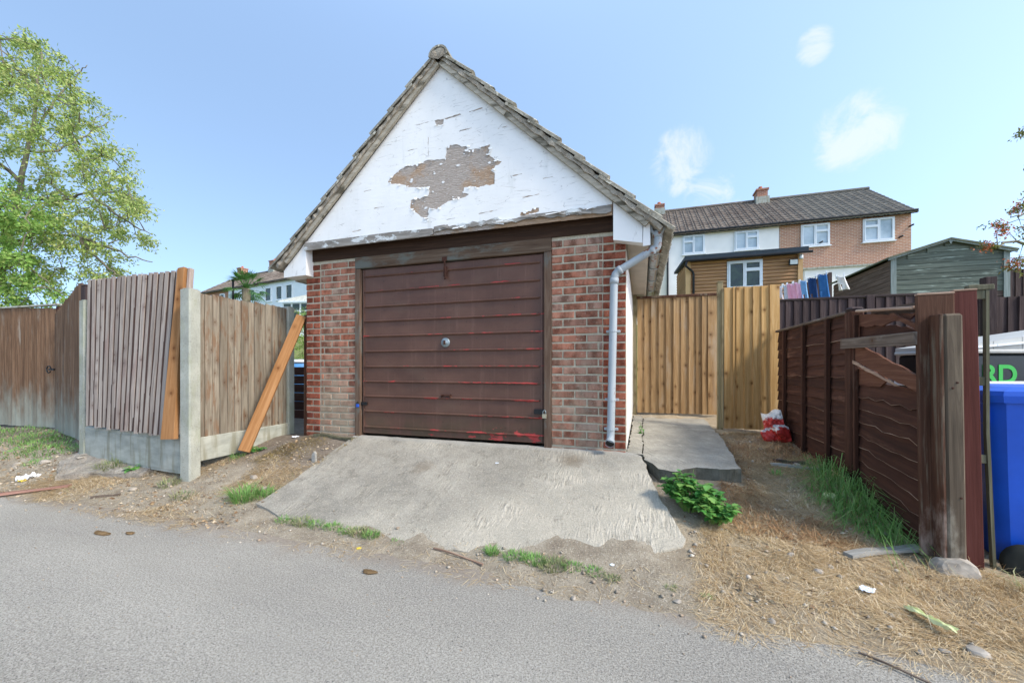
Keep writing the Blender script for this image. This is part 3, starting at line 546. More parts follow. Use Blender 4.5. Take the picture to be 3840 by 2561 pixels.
gp(MB().box(-2.915, -2.785, .002, .015, .765, .80, c=.002), 'hasp', 'black_metal', door); gp(MB().box(-.86, -.705, .002, .015, .735, .782, c=.002), 'hasp', 'black_metal', door)
# padlocks hang from the hasps
p = thing('padlock', 'silver padlock hanging from the black hasp by the plastic downpipe', 'padlock', (-.752, -.018, .70))
MB().box(-.021, .021, -.009, .009, 0, .042, c=.003).build('body', 'brass', p); MB().tube([(-.014, 0, .04), (-.014, 0, .062), (-.008, 0, .074), (0, 0, .077), (.008, 0, .074), (.014, 0, .062), (.014, 0, .04)], .0042, 8).build('shackle', 'zinc', p, True)
p = thing('padlock', 'blue covered padlock on the hasp beside the mossy pier', 'padlock', (-2.893, -.018, .742))
MB().box(-.017, .017, -.010, .010, 0, .036, c=.005).build('body', 'blue_plastic_lock', p); MB().tube([(-.011, 0, .034), (-.011, 0, .05), (0, 0, .06), (.011, 0, .05), (.011, 0, .034)], .0038, 8).build('shackle', 'black_metal', p, True)
# gable: plywood sheet with a separate paint film that has flaked away in places
AX, AZ, SL = -1.81, 4.235, 1.9 / 2.03 * 1.0
TAN = math.tan(R(43.1)); PIT = R(43.1)
gp(MB().prism([(-3.53, 2.535), (-.115, 2.535), (-.115, AZ - (AX + .115) * -TAN * 1.0 if False else AZ - ( -.115 - AX) * TAN), (AX, AZ + .03), (-3.53, AZ - (AX + 3.53) * TAN)], -.096, -.085), 'gable_board', 'plywood')
def frayed(poly, amp=.012, step=.025, sd_=1):
    rn = random.Random(sd_); o = []
    for i, a in enumerate(poly):
        b = poly[(i + 1) % len(poly)]; L = math.hypot(b[0] - a[0], b[1] - a[1]); n = max(1, int(L / step))
        for j in range(n): t = j / n; o.append((a[0] + (b[0] - a[0]) * t + (rn.uniform(-amp, amp) if j else 0), a[1] + (b[1] - a[1]) * t + (rn.uniform(-amp, amp) if j else 0)))
    return o
HOLES = [[(-2.438, 3.155), (-2.366, 3.221), (-2.288, 3.267), (-2.211, 3.297), (-2.082, 3.283), (-1.965, 3.317), (-1.758, 3.296), (-1.747, 3.414), (-1.646, 3.424), (-1.576, 3.385), (-1.507, 3.387), (-1.527, 3.344), (-1.371, 3.332), (-1.371, 3.35), (-1.272, 3.356), (-1.295, 3.266), (-1.22, 3.192), (-1.154, 3.173), (-1.267, 3.102), (-1.223, 3.069), (-1.229, 2.964), (-1.429, 2.962), (-1.551, 2.979), (-1.563, 2.921), (-1.498, 2.903), (-1.567, 2.876), (-1.727, 2.861), (-1.86, 2.795), (-1.944, 2.824), (-1.959, 2.704), (-2.06, 2.763), (-2.168, 2.851), (-2.157, 2.926), (-1.959, 2.943), (-1.94, 3.0), (-1.957, 3.03), (-2.082, 3.048), (-2.168, 3.065), (-2.321, 3.119)],
    [(-1.881, 3.705), (-1.778, 3.704), (-1.784, 3.645), (-1.86, 3.655)], [(-1.77, 3.703), (-1.60, 3.722), (-1.58, 3.708), (-1.75, 3.688)], [(-1.50, 3.722), (-1.36, 3.735), (-1.35, 3.725), (-1.49, 3.712)],
    [(-.971, 2.626), (-.962, 2.659), (-.864, 2.656), (-.846, 2.683), (-.785, 2.68), (-.785, 2.646), (-.837, 2.63)], [(-1.958, 3.55), (-1.952, 3.55), (-1.951, 3.36), (-1.957, 3.36)]] + [[(x, z), (x + L, z + L * .06), (x + L * .98, z + L * .06 - .005), (x + .01, z - .006)] for x, z, L in ((-2.1, 3.70, .2), (-2.62, 2.9, .14), (-.95, 2.80, .17), (-2.9, 2.68, .12), (-1.4, 2.70, .2), (-.75, 2.95, .1), (-1.6, 3.55, .13), (-2.2, 3.45, .12), (-1.2, 3.5, .1), (-2.75, 3.1, .1), (-1.05, 3.02, .1), (-1.75, 2.68, .1))]
outer = [(-3.528, 2.55), (-2.6, 2.56), (-1.96, 2.565), (-1.9, 2.60), (-1.6, 2.585), (-1.2, 2.60), (-.7, 2.60), (-.3, 2.62), (-.117, 2.63), (-.117, AZ - (AX + .117) * -TAN if False else AZ - (-.117 - AX) * TAN), (AX, AZ + .02), (-3.528, AZ - (AX + 3.528) * TAN)]
bm = bmesh.new(); E_ = []
for pi, pl in enumerate([outer] + HOLES):
    pl = frayed(pl, .010 if pi in (1,) else (.004 if pi else .0), .028 if pi else .3, pi)
    vs_ = [bm.verts.new((x, -.0992, z)) for x, z in pl]; E_ += [bm.edges.new((vs_[i], vs_[(i + 1) % len(vs_)])) for i in range(len(vs_))]
bmesh.ops.triangle_fill(bm, use_beauty=True, use_dissolve=False, edges=E_)
ret = bmesh.ops.extrude_face_region(bm, geom=list(bm.faces)); 
for v in [q for q in ret['geom'] if isinstance(q, bmesh.types.BMVert)]: v.co.y += .0024
bmesh.ops.recalc_face_normals(bm, faces=bm.faces)
for v in bm.verts: v.co = GI @ v.co
me = bpy.data.meshes.new('paint_film'); bm.to_mesh(me); bm.free(); me.materials.append(M['gable_white']); put('paint_film', me, G, label='flaking white paint on the gable')
mb = MB(); rn = random.Random(12)
for pl in (HOLES[0], HOLES[1], HOLES[4]):
    fp = frayed(pl, .012, .03, 77)
    for i, (x, z) in enumerate(fp):
        if rn.random() < .55: continue
        L = rn.uniform(.012, .05); hgt = rn.uniform(.008, .03); o_ = rn.uniform(.003, .014); b0 = len(mb.v)
        mb.v += [(x - L / 2, -.0996, z + hgt * .3), (x + L / 2, -.0996, z + rn.uniform(-.3, .5) * hgt), (x + L * .35, -.0996 - o_, z - hgt * .8), (x - L * .3, -.0996 - o_ * rn.uniform(.3, 1), z - hgt * .6)]; mb.f.append((b0, b0 + 1, b0 + 2, b0 + 3))
for i in range(34):                                        # islands of paint left inside the bare patch
    x, z = rn.uniform(-2.35, -1.2), rn.uniform(2.8, 3.38); r0 = rn.uniform(.004, .02); b0 = len(mb.v); n_ = 6
    mb.v += [(x + r0 * rn.uniform(.5, 1.6) * math.cos(6.283 * q / n_), -.0985, z + r0 * rn.uniform(.4, 1) * math.sin(6.283 * q / n_)) for q in range(n_)]; mb.f.append(tuple(range(b0, b0 + n_)))
gp(mb, 'paint_curls', 'gable_white', kind='stuff')
gp(MB().prism([(-3.54, 2.522), (-1.93, 2.528), (-1.885, 2.545), (-1.90, 2.60), (-2.4, 2.612), (-3.54, 2.605)], -.122, -.1), 'gable_trim', 'trim')
rt = frayed([(-1.88, 2.56), (-1.5, 2.575), (-1.2, 2.57), (-.6, 2.575), (-.125, 2.56), (-.125, 2.61), (-.6, 2.615), (-1.0, 2.60), (-1.25, 2.625), (-1.6, 2.605), (-1.88, 2.615)], .014, .05, 5)
gp(MB().prism(rt, -.118, -.1), 'gable_trim', 'trim', label='rotten splintered edge of the gable board')
for i in range(16):                                             # splintered slivers at the rotten edge
    x = random.uniform(-1.85, -.3); z = 2.575 + random.uniform(-.01, .03); L = random.uniform(.05, .2)
    gp(MB().add([(x, -.121, z), (x + L, -.126 - random.random() * .03, z + random.uniform(-.03, .012)), (x + L * .9, -.12, z + .018), (x + .01, -.119, z + .014)], [(0, 1, 2, 3)]), 'splinter', 'trim' if i % 3 else 'gable_white')
gp(MB().box(-3.53, -.12, -.09, .0, 2.564, 2.58), 'gable_soffit', 'lintel')
# eaves boxes
gp(MB().prism([(-.108, 2.312), (.138, 2.262), (.138, 2.50), (-.108, 2.66)], -.104, -.008), 'eaves_box', 'white_board')
gp(MB().prism([(.140, 2.232), (.203, 2.236), (.200, 2.44), (.147, 2.53)], -.108, -.09), 'fascia_end', 'white_board')
gp(MB().prism([(-3.86, 2.238), (-3.532, 2.246), (-3.532, 2.635), (-3.60, 2.56), (-3.86, 2.318)], -.104, .05), 'eaves_box', 'white_board')
gp(MB().box(.0, .17, .0, 5.6, 2.30, 2.315), 'soffit', 'soffit'); gp(MB().box(.17, .192, -.02, 5.6, 2.27, 2.44), 'fascia', 'soffit')
gp(MB().box(-3.84, -3.64, .06, 5.6, 2.235, 2.25), 'soffit', 'soffit'); gp(MB().box(-3.862, -3.842, .06, 5.6, 2.225, 2.40), 'fascia', 'soffit')
# roof: verge board, mortar bed and tiles, frame (along slope s, out of slope n)
def slope_mat(sgn):
    # local x: down the slope, y: world y, z: out of the slope
    dx = Vector((sgn * math.cos(PIT), 0, -math.sin(PIT))); nz_ = Vector((sgn * math.sin(PIT), 0, math.cos(PIT)))
    m4 = Matrix(((dx.x, 0, nz_.x, AX), (dx.y, 1, nz_.y, 0), (dx.z, 0, nz_.z, AZ), (0, 0, 0, 1))); return m4
TL = 2.86; ROWS = 10; EX = .296
def tile_mesh(name):
    prof = [(0, .0), (.03, .014), (.06, .016), (.10, .004), (.16, 0), (.20, .004), (.235, .016), (.27, .014), (.30, .0)]; mb = MB(); L = .37; tk = .026
    for x, dz in ((0, 0), (L, 0)):
        mb.v += [(x, y, z + dz) for y, z in prof] + [(x, y, z + dz - tk) for y, z in prof]
    n = len(prof)
    for i in range(n - 1): mb.f += [(i, i + 1, 2 * n + i + 1, 2 * n + i), (n + i, 3 * n + i, 3 * n + i + 1, n + i + 1), (2 * n + i, 2 * n + i + 1, 3 * n + i + 1, 3 * n + i)]
    mb.f += [(0, 2 * n, 3 * n, n), (n - 1, 2 * n - 1, 4 * n - 1, 3 * n - 1)]
    return mb
TM = tile_mesh('roof_tile').mesh('roof_tile', 'tile')
for sgn in (1, -1):
    SM = slope_mat(sgn)
    def gs(mb, name, mat, **kw):
        mb.v = [tuple(SM @ Vector(q)) for q in mb.v]; return gp(mb, name, mat, **kw)
    for a, b in ((0.0, .95), (.952, 1.9), (1.902, TL - .16)):
        gs(MB().box(a, b, -.150, -.118, -.002, .044), 'verge_board', 'verge')
    mb = MB(); ss = np.linspace(0, TL - .04, 60)
    for i, s_ in enumerate(ss):
        f_ = -.165 + random.uniform(-.008, .008); b_ = .046 + random.uniform(-.012, .004); t_ = .082 + random.uniform(-.006, .006)
        mb.v += [(s_, f_, b_), (s_, -.02, b_), (s_, -.02, t_), (s_, f_ + random.uniform(-.006, .01), t_)]
    for i in range(len(ss) - 1): mb.f += [(4 * i + j, 4 * i + (j + 1) % 4, 4 * i + 4 + (j + 1) % 4, 4 * i + 4 + j) for j in range(4)]
    mb.f += [(0, 1, 2, 3), tuple(4 * (len(ss) - 1) + j for j in (3, 2, 1, 0))]
    gs(mb, 'mortar_bed', 'vmortar')
    gs(MB().box(0, TL - .03, -.08, 5.65, .044, .062), 'roof_deck', 'soffit')
    rest = MB(); tl = tile_mesh('t')
    for r_ in range(ROWS):
        for c_ in range(19):
            s_ = .02 + r_ * EX if r_ < ROWS - 1 else TL - .33
            m4 = Matrix.Translation((s_, -.178 + c_ * .303 + random.uniform(-.004, .004), .094 + .004 * (r_ % 2 == 0))) @ Matrix.Rotation(R(5.2 + random.uniform(-.5, .8)), 4, 'Y').inverted()
            if c_ < 3:
                o = put('roof_tile', TM, G); o.matrix_local = GI @ SM @ m4
            else: rest.add(tl.v, tl.f, SM @ m4)
    gp(rest, 'roof_tile_field', 'tile', kind='stuff')
for i in range(12):
    y = -.185 + i * .48
    mb = MB(); A_ = [R(a) for a in range(0, 181, 20)]; ro, ri = .108, .09
    for yy in (y, y + .475): mb.v += [(AX + 0.012 + ro * math.cos(a), yy, AZ + .062 + ro * .9 * math.sin(a)) for a in A_] + [(AX + .012 + ri * math.cos(a), yy, AZ + .058 + ri * .9 * math.sin(a)) for a in A_]
    n = len(A_)
    for q in range(n - 1): mb.f += [(q, q + 1, 2 * n + q + 1, 2 * n + q), (n + q, 3 * n + q, 3 * n + q + 1, n + q + 1), (q, n + q, n + q + 1, q + 1), (2 * n + q, 2 * n + q + 1, 3 * n + q + 1, 3 * n + q)]
    mb.f += [(0, 2 * n, 3 * n, n), (n - 1, 2 * n - 1, 4 * n - 1, 3 * n - 1)]
    gp(mb, 'ridge_tile', 'tile')
mb = MB()
for i in range(9):
    a = R(i * 22.5); mb.v.append((AX + .012 + .088 * math.cos(a), -.18 + random.uniform(-.006, .006), AZ + .05 + .08 * math.sin(a)))
mb.v.append((AX + .012, -.178, AZ + .02)); mb.f += [(i, i + 1, 9) for i in range(8)] + [(8, 0, 9)]
gp(mb, 'ridge_mortar', 'vmortar')
# gutter and downpipe
mb = MB(); A_ = [R(a) for a in range(180, 361, 15)]; n = len(A_)
for yy in (-.06, .5, 1.5, 3, 5.6): mb.v += [(.262 + .056 * math.cos(a), yy, 2.385 + .05 * math.sin(a)) for a in A_] + [(.262 + .050 * math.cos(a), yy, 2.387 + .044 * math.sin(a)) for a in A_]
for L_ in range(4):
    o = L_ * 2 * n; q2 = 2 * n
    for q in range(n - 1): mb.f += [(o + q, o + q + 1, o + q2 + q + 1, o + q2 + q), (o + n + q, o + q2 + n + q, o + q2 + n + q + 1, o + n + q + 1)]
    mb.f += [(o, o + q2, o + q2 + n, o + n), (o + n - 1, o + 2 * n - 1, o + q2 + 2 * n - 1, o + q2 + n - 1)]
for q in range(n - 1): mb.f += [(q, n + q, n + q + 1, q + 1)]
gut = gp(mb, 'gutter', 'grey_pvc', smooth=False)
for yy in (.55, 1.2, 1.9, 2.6): gp(MB().tube([(.203, yy, 2.40), (.206, yy, 2.36), (.225, yy, 2.333), (.262, yy, 2.326), (.30, yy, 2.335), (.321, yy, 2.38)], .011, 6), 'gutter_bracket', 'grey_pvc', gut)
mb = MB().tube([(.205, -.075, 2.425), (.212, -.075, 2.37), (.235, -.075, 2.337), (.262, -.075, 2.328), (.29, -.075, 2.337), (.312, -.075, 2.37), (.322, -.075, 2.43)], .014, 8)
gp(mb, 'gutter_clip', 'grey_pvc', gut, True)
pp = [(.262, -.062, 2.36), (.264, -.062, 2.25), (.255, -.062, 2.225), (.235, -.062, 2.207), (.2, -.062, 2.192), (-.04, -.062, 2.058), (-.07, -.062, 2.04), (-.092, -.062, 2.015), (-.101, -.062, 1.98), (-.104, -.062, 1.93), (-.132, -.062, .60), (-.133, -.066, .57), (-.134, -.085, .535), (-.135, -.115, .515)]
dp = gp(MB().tube(pp, .034, 14), 'downpipe', 'grey_pvc', smooth=True)
for a, b, rr in ((0, 1, .039), (3, 4, .039), (5, 6, .039), (8, 9, .040)):
    pa, pb = Vector(pp[a]), Vector(pp[b]); d_ = (pb - pa).normalized()
    gp(MB().tube([pa, pa + d_ * .05 if (pb - pa).length > .06 else pb], rr, 14), 'pipe_socket', 'grey_pvc', dp, True)
gp(MB().tube([pp[12], pp[13]], [.039, .040], 14, cap=False).tube([pp[13], (-.1355, -.122, .511)], [.042, .042], 14, cap=False), 'pipe_shoe', 'grey_pvc', dp, True)
gp(MB().lathe([(.0, 0), (.035, 0), (.035, .003), (0, .003)], 16, Matrix.Translation((-.135, -.1135, .516)) @ Matrix.Rotation(R(120), 4, 'X')), 'pipe_mouth', 'black_metal', dp)  # black disc painting the dark hollow of the pipe end
for zz in (1.51, .895, .63):
    xb = -.104 - (1.93 - zz) / 1.33 * .028
    gp(MB().tube([(xb, -.062, zz - .008), (xb, -.062, zz + .008)], .038, 14).box(xb - .062, xb + .062, -.026, -.006, zz - .012, zz + .012, c=.003), 'pipe_bracket', 'grey_pvc', dp)

# PART2
# ------------------------------------------------------------------ boards and fences
def board_me(name, wd, h, t0, t1, mat, top=0.0, segs=3, warp=.003, seed=0):
    """feather-edged upright board: x 0..wd, front at -y, z 0..h"""
    rn = random.Random(seed); mb = MB(); n = 4
    for i in range(segs + 1):
        z = h * i / segs; b = rn.uniform(-warp, warp); e = rn.uniform(-warp, warp) * .5
        zt = [z] * 4
        if i == segs: zt = [z + rn.uniform(-top, top), z + rn.uniform(-top, top)]; zt = [zt[0], zt[1], zt[1], zt[0]]
        mb.v += [(0 + e, -t0 + b, zt[0]), (wd + e, -t1 + b, zt[1]), (wd + e, 0 + b, zt[2]), (0 + e, 0 + b, zt[3])]
    for i in range(segs): mb.f += [(4 * i + j, 4 * i + (j + 1) % 4, 4 * i + 4 + (j + 1) % 4, 4 * i + 4 + j) for j in range(4)]
    mb.f += [(3, 2, 1, 0), (4 * segs, 4 * segs + 1, 4 * segs + 2, 4 * segs + 3)]
    return mb.mesh(name, mat)
def frame_between(p0, p1, face):
    """matrix with z along p0->p1, -y roughly towards 'face'"""
    p0, p1 = Vector(p0), Vector(p1); z = (p1 - p0).normalized(); y = -Vector(face); y = (y - z * y.dot(z)).normalized(); x = y.cross(z)
    return Matrix(((x.x, y.x, z.x, p0.x), (x.y, y.y, z.y, p0.y), (x.z, y.z, z.z, p0.z), (0, 0, 0, 1)))
def paling(root, n, pitch, wd, h, mat, t0=.024, t1=.004, jit=.004, hv=.0, top=.0, name='board', y=0.0, z0=0.0, x0=0.0, segs=3, warp=.003, hfun=None, lean=0.0, widths=None):
    x = x0
    mes = [board_me(name, wd, h, t0, t1, mat, top, segs, warp, q) for q in range(4)]
    for i in range(n):
        o = put(name, mes[random.randint(0, 3)], root, (x + random.uniform(-jit, jit) * .5, y + random.uniform(-jit, jit), z0 + random.uniform(-hv, hv)), (random.uniform(-.002, .002), lean + random.uniform(-.003, .003), random.uniform(-.01, .01)))
        if hfun: o.scale = (1, 1, hfun(i / max(1, n - 1)))
        if widths: o.scale.x = widths[i % len(widths)]; x += pitch * widths[i % len(widths)]
        else: x += pitch
def rail(root, name, mat, x0, x1, y0, y1, z0, z1, c=.004): return MB().box(x0, x1, y0, y1, z0, z1, c=c).build(name, mat, root)

# left: concrete posts, gravel boards, panels
def conc_post(x, y, z0, z1, wx, wy, label, rz=0.0):
    t = thing('concrete_post', label, 'post', (x, y, z0), (0, 0, rz)); hx_, hy_ = wx / 2, wy / 2; h = z1 - z0
    mb = MB(); c = .012; pl = [(-hx_ + c, -hy_), (hx_ - c, -hy_), (hx_, -hy_ + c), (hx_, hy_ - c), (hx_ - c, hy_), (-hx_ + c, hy_), (-hx_, hy_ - c), (-hx_, .025), (-hx_ + .028, .018), (-hx_ + .028, -.018), (-hx_, -.025), (-hx_, -hy_ + c)]
    mb.prism(pl, -.15, h, 'z'); top = [i for i, v in enumerate(mb.v) if v[2] > h - .001]
    mb.build('shaft', 'post_concrete', t); MB().prism([(-hx_ + .02, -hy_ + .015), (hx_ - .02, -hy_ + .015), (hx_ - .02, hy_ - .015), (-hx_ + .02, hy_ - .015)], h, h + .012, 'z').build('cap', 'post_concrete', t); return t
conc_post(-4.005, -1.03, .17, 1.93, .125, .115, 'thick mossy concrete post at the fence corner, between leaning and weathered panels', R(5))
conc_post(-4.112, .19, .36, 1.94, .11, .10, 'slim pale concrete post beside the brick pier with the timber prop')
conc_post(-5.885, -.90, .24, 1.94, .095, .095, 'slim pale concrete post between the rusty brown gates and the leaning panel')
t = thing('gate_post', 'dark grey timber gate post behind the slim concrete post', 'post', (-6.06, -.80, .2)); MB().box(-.05, .05, -.05, .05, -.1, 1.93, c=.008).build('shaft', 'dark_fence', t); MB().box(-.052, .052, -.052, .052, 1.93, 1.955, c=.01).build('cap', 'dark_fence', t)
t = thing('gravel_board', 'concrete gravel board under the leaning fence panel', 'gravel board', (-4.95, -.965, .15), (0, 0, R(-3.5))); MB().box(-.90, .88, -.025, .025, 0, .37, c=.005).build('slab', 'gravel_board', t); MB().box(-.86, .84, -.030, -.026, .03, .33, c=.002).build('recessed_face', 'gravel_board', t)
t = thing('gravel_board', 'concrete gravel board under the weathered panel behind the timber prop', 'gravel board', (-4.055, -.42, .26), (0, 0, R(92.5))); MB().box(-.56, .56, -.025, .025, 0, .235, c=.005).build('slab', 'gravel_board', t)

# leaning panel: boards nailed over a back layer with gaps, racked to one side
t = thing('slatted_fence', 'silvery brown slatted fence panel leaning between two concrete posts', 'fence panel', (-5.0, -.95, .5)); ti = Matrix.Translation((5.0, .95, -.5))
NB = 18
TLp, TRp, BLp, BRp = Vector((-5.79, -.925, 2.17)), Vector((-4.345, -.925, 2.165)), Vector((-5.70, -.985, .54)), Vector((-4.275, -1.085, .515))
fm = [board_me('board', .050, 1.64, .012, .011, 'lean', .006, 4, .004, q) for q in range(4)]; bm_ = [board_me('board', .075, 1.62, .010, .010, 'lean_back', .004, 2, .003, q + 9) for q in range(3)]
for i in range(NB):
    a = i / (NB - 1); p0 = BLp.lerp(BRp, a); p1 = TLp.lerp(TRp, a)
    p0.z += .012 * math.sin(i * 2.1); p1.z += random.uniform(-.006, .006)
    o = put('board', fm[i % 4], t); o.matrix_local = ti @ frame_between(p0, p1, (0.05, -1, 0)); o.scale.z = (p1 - p0).length / 1.64
    if i < NB - 1:
        a2 = (i + .5) / (NB - 1); q0 = BLp.lerp(BRp, a2) + Vector((0.0, .004, .01)); q1 = TLp.lerp(TRp, a2) + Vector((0.0, .004, -.012))
        if i in (6, 7, 10): q0.x -= .006; q1.x += .016
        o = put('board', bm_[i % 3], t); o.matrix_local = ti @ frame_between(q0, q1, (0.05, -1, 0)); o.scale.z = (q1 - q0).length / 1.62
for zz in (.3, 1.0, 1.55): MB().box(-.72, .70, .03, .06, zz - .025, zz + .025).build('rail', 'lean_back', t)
p0, p1 = Vector((-4.175, -1.115, .50)), Vector((-4.275, -.93, 2.185))
mb = MB(); mb.v = [(-.055, -.03, 0), (.085, -.03, 0), (.085, .02, 0), (-.055, .02, 0), (-.022, -.03, 1.69), (.048, -.03, 1.70), (.048, .02, 1.70), (-.022, .02, 1.69)]; mb.f = [(0, 1, 2, 3), (4, 7, 6, 5), (0, 4, 5, 1), (1, 5, 6, 2), (2, 6, 7, 3), (3, 7, 4, 0)]
o = mb.build('edge_batten', 'new_timber', t, label='new orange timber edging batten'); o.matrix_local = ti @ frame_between(p0, p1, (.2, -1, 0))
mb = MB().box(0, .035, -.02, .03, 1.45, 1.70, c=.006); o = mb.build('batten_block', 'lean', t); o.matrix_local = ti @ frame_between(p0 + Vector((.075, .03, 0)), p1 + Vector((.05, .03, 0)), (.2, -1, 0))

# weathered panel between the corner post and the slim post by the garage
t = thing('closeboard_fence', 'flaking grey closeboard panel with brown stains behind the timber prop', 'fence panel', (-4.035, -.965, .49), (0, 0, R(93.2)))
paling(t, 14, .081, .096, 1.43, 'side_panel', t0=.020, t1=.004, jit=.006, hv=.008, top=.012, segs=4, warp=.006)
for zz in (.2, 1.2): rail(t, 'rail', 'side_panel', 0, 1.12, .004, .05, zz, zz + .06)
# prop
t = thing('timber_prop', 'new orange timber plank propped against the brown post by the garage', 'plank', (-3.74, -.62, .30))
p0, p1 = Vector((-3.86, -.60, .30)), Vector((-3.735, .03, 1.80)); m4 = Matrix.Translation((3.74, .62, -.30)) @ frame_between(p0, p1, (.55, -.8, 0))
o = MB().box(-.055, .055, -.022, .022, 0, (p1 - p0).length, c=.004).build('plank', 'new_timber', t); o.matrix_local = m4
# brown post and low boards in the gap beside the garage, blue tub beyond
t = thing('timber_post', 'brown timber post touching the red brick pier', 'post', (-3.70, .09, .30)); MB().box(-.035, .035, -.03, .03, 0, 1.50, c=.004).build('shaft', 'brown_board', t); MB().box(-.037, .037, -.032, .032, 1.50, 1.515, c=.005).build('cap', 'brown_board', t)
t = thing('low_fence', 'low dark brown horizontal boards in the gap beside the garage', 'fence', (-5.05, 1.28, .36))
for i in range(6): MB().box(-.35, .42, -.012, .012, 0, .13, c=.003).build('board', 'lap', t, loc=(0, random.uniform(-.004, .004), .02 + i * .137))
for xx in (-.36, .43): MB().box(xx - .03, xx + .03, .013, .06, 0, .9, c=.004).build('post', 'lap_v', t)
t = thing('water_butt', 'light blue plastic tub behind the low boards beside the garage', 'tub', (-5.80, 2.05, .45)); MB().lathe([(.0, 0), (.24, 0), (.27, .35), (.285, .8), (.27, .82), (.0, .82)], 20).build('body', plain('light_blue_plastic', '#5f9fd8', .5, .4), t, True); MB().lathe([(.29, 0), (.295, .02), (.29, .05), (.24, .06), (0, .07)], 20, Matrix.Translation((0, 0, .82))).build('lid', 'upvc', t, True)

# rusty brown double gates
t = thing('wooden_gate', 'rusty brown boarded gate with a white capping rail', 'gate', (-9.75, -.27, .30), (0, 0, R(2.5)))
paling(t, 17, .098, .112, 1.78, 'old_gate', jit=.003, hv=.004, top=.004, hfun=lambda a: 1.03 - .04 * a)
rail(t, 'cap', 'gravel_board', -.02, 1.76, -.04, .03, 1.80, 1.825); rail(t, 'rail', 'lap_v', 0, 1.66, .004, .06, .3, .38); rail(t, 'rail', 'lap_v', 0, 1.66, .004, .06, 1.45, 1.53); rail(t, 'stile', 'lap_v', 1.668, 1.74, -.01, .06, 0, 1.79)
t = thing('wooden_gate', 'rusty brown gate leaf with a sloping top, shut against the dark gate post', 'gate', (-7.90, -.27, .28), (0, 0, R(-15)))
paling(t, 15, .098, .112, 1.72, 'old_gate', jit=.003, hfun=lambda a: .98 + .16 * a, lean=R(-.8))
rail(t, 'rail', 'lap_v', 0.02, 1.45, .004, .06, .3, .38); rail(t, 'rail', 'lap_v', .02, 1.45, .004, .06, 1.35, 1.43)
t = thing('gate_latch', 'black ring latch at the meeting edge of the rusty brown gates', 'latch', (-7.99, -.30, 1.16))
MB().tube([(.05 * math.cos(R(a)), -.02, .05 * math.sin(R(a))) for a in range(0, 331, 30)], .008, 6).build('ring', 'black_metal', t); MB().box(-.02, .10, -.018, .0, -.014, .014, c=.003).build('bar', 'black_metal', t)

# right: tan gate, post, honey panel
t = thing('garden_gate', 'tan featheredge garden gate hung beside the garage side wall', 'gate', (.065, 2.70, .50), (0, 0, R(2)))
paling(t, 11, .1035, .118, 1.735, 'gate_tan', t0=.027, t1=.004, jit=.003, widths=[1.0, .95, 1.08, 1.0, .97, 1.05, 1.0, .98, .8, .75, 1.35])
rail(t, 'cap', 'brown_board', -.01, 1.16, -.035, .03, 1.738, 1.772); rail(t, 'rail', 'gate_tan', 0, 1.14, .004, .05, .2, .29); rail(t, 'rail', 'gate_tan', 0, 1.14, .004, .05, 1.4, 1.49)
t = thing('gate_post', 'greenish treated timber post between the garage wall and the tan gate', 'post', (.032, 2.72, .36)); MB().box(-.028, .026, -.03, .06, 0, 1.93, c=.005).build('shaft', 'green_post', t); MB().box(-.03, .028, -.032, .062, 1.93, 1.945, c=.004).build('cap', 'green_post', t)
t = thing('gate_post', 'tall greenish post between the tan gate and the honey coloured panel', 'post', (1.075, 1.90, .36)); MB().box(-.03, .03, -.04, .04, 0, 1.90, c=.005).build('shaft', 'green_post', t); MB().box(-.034, .036, -.045, .045, 1.90, 1.915, c=.004).build('cap', 'green_post', t)
t = thing('board_fence', 'honey coloured knotty timber panel standing beside the tan gate', 'fence panel', (1.11, 1.845, .43), (0, 0, R(1.5)))
paling(t, 7, .0865, .097, 1.755, 'panel_tan', t0=.024, t1=.004, jit=.002, hv=.006, widths=[1.15, .45, 1.0, 1.1, 1.1, 1.05, 1.1])
rail(t, 'rail', 'panel_tan', 0, .6, .004, .05, .25, .33); rail(t, 'rail', 'panel_tan', 0, .6, .004, .05, 1.4, 1.48); rail(t, 'edge_strip', 'green_post', -.022, -.002, -.02, .03, .0, 1.74)

# dark brown lap fence along the straw, facing -x
t = thing('lap_fence', 'dark brown waney lap fence panel running back to the honey coloured panel', 'fence panel', (1.69, 1.80, .33), (0, 0, R(-90)))
def slat_me(L, wd, seed, mat='lap', amp=.012):
    rn = random.Random(seed); mb = MB(); n = 9; lo = [rn.uniform(-amp, amp) for _ in range(n)]
    for i in range(n):
        x = L * i / (n - 1); zb = lo[i]; mb.v += [(x, -.012, zb), (x, .004, wd), (x, .010, wd), (x, -.004, zb)]
    for i in range(n - 1): mb.f += [(4 * i + j, 4 * i + (j + 1) % 4, 4 * i + 4 + (j + 1) % 4, 4 * i + 4 + j) for j in range(4)]
    mb.f += [(0, 1, 2, 3), tuple(4 * (n - 1) + j for j in (3, 2, 1, 0))]; return mb
def lip_me(L, seed, amp=.012):
    rn = random.Random(seed); mb = MB(); n = 9; lo = [rn.uniform(-amp, amp) for _ in range(n)]
    for i in range(n): mb.v += [(L * i / (n - 1), -.0135, lo[i] - .001), (L * i / (n - 1), -.0135, lo[i] + max(0.0, rn.uniform(-.0022, .0035))), (L * i / (n - 1), -.008, lo[i] - .001)]
    for i in range(n - 1): mb.f += [(3 * i + j, 3 * i + (j + 1) % 3, 3 * i + 3 + (j + 1) % 3, 3 * i + 3 + j) for j in range(3)]
    return mb
for i in range(13):
    sl_ = slat_me(1.73, .118, i).build('slat', 'lap', t, loc=(0, random.uniform(-.002, .002), -.02 + i * .098 )); sl_.rotation_euler = (0, R(-.6 * (i / 12)), 0)
    if i % 3 == 2: lip_me(1.73, i).build('split_edge', 'lap_raw', sl_)
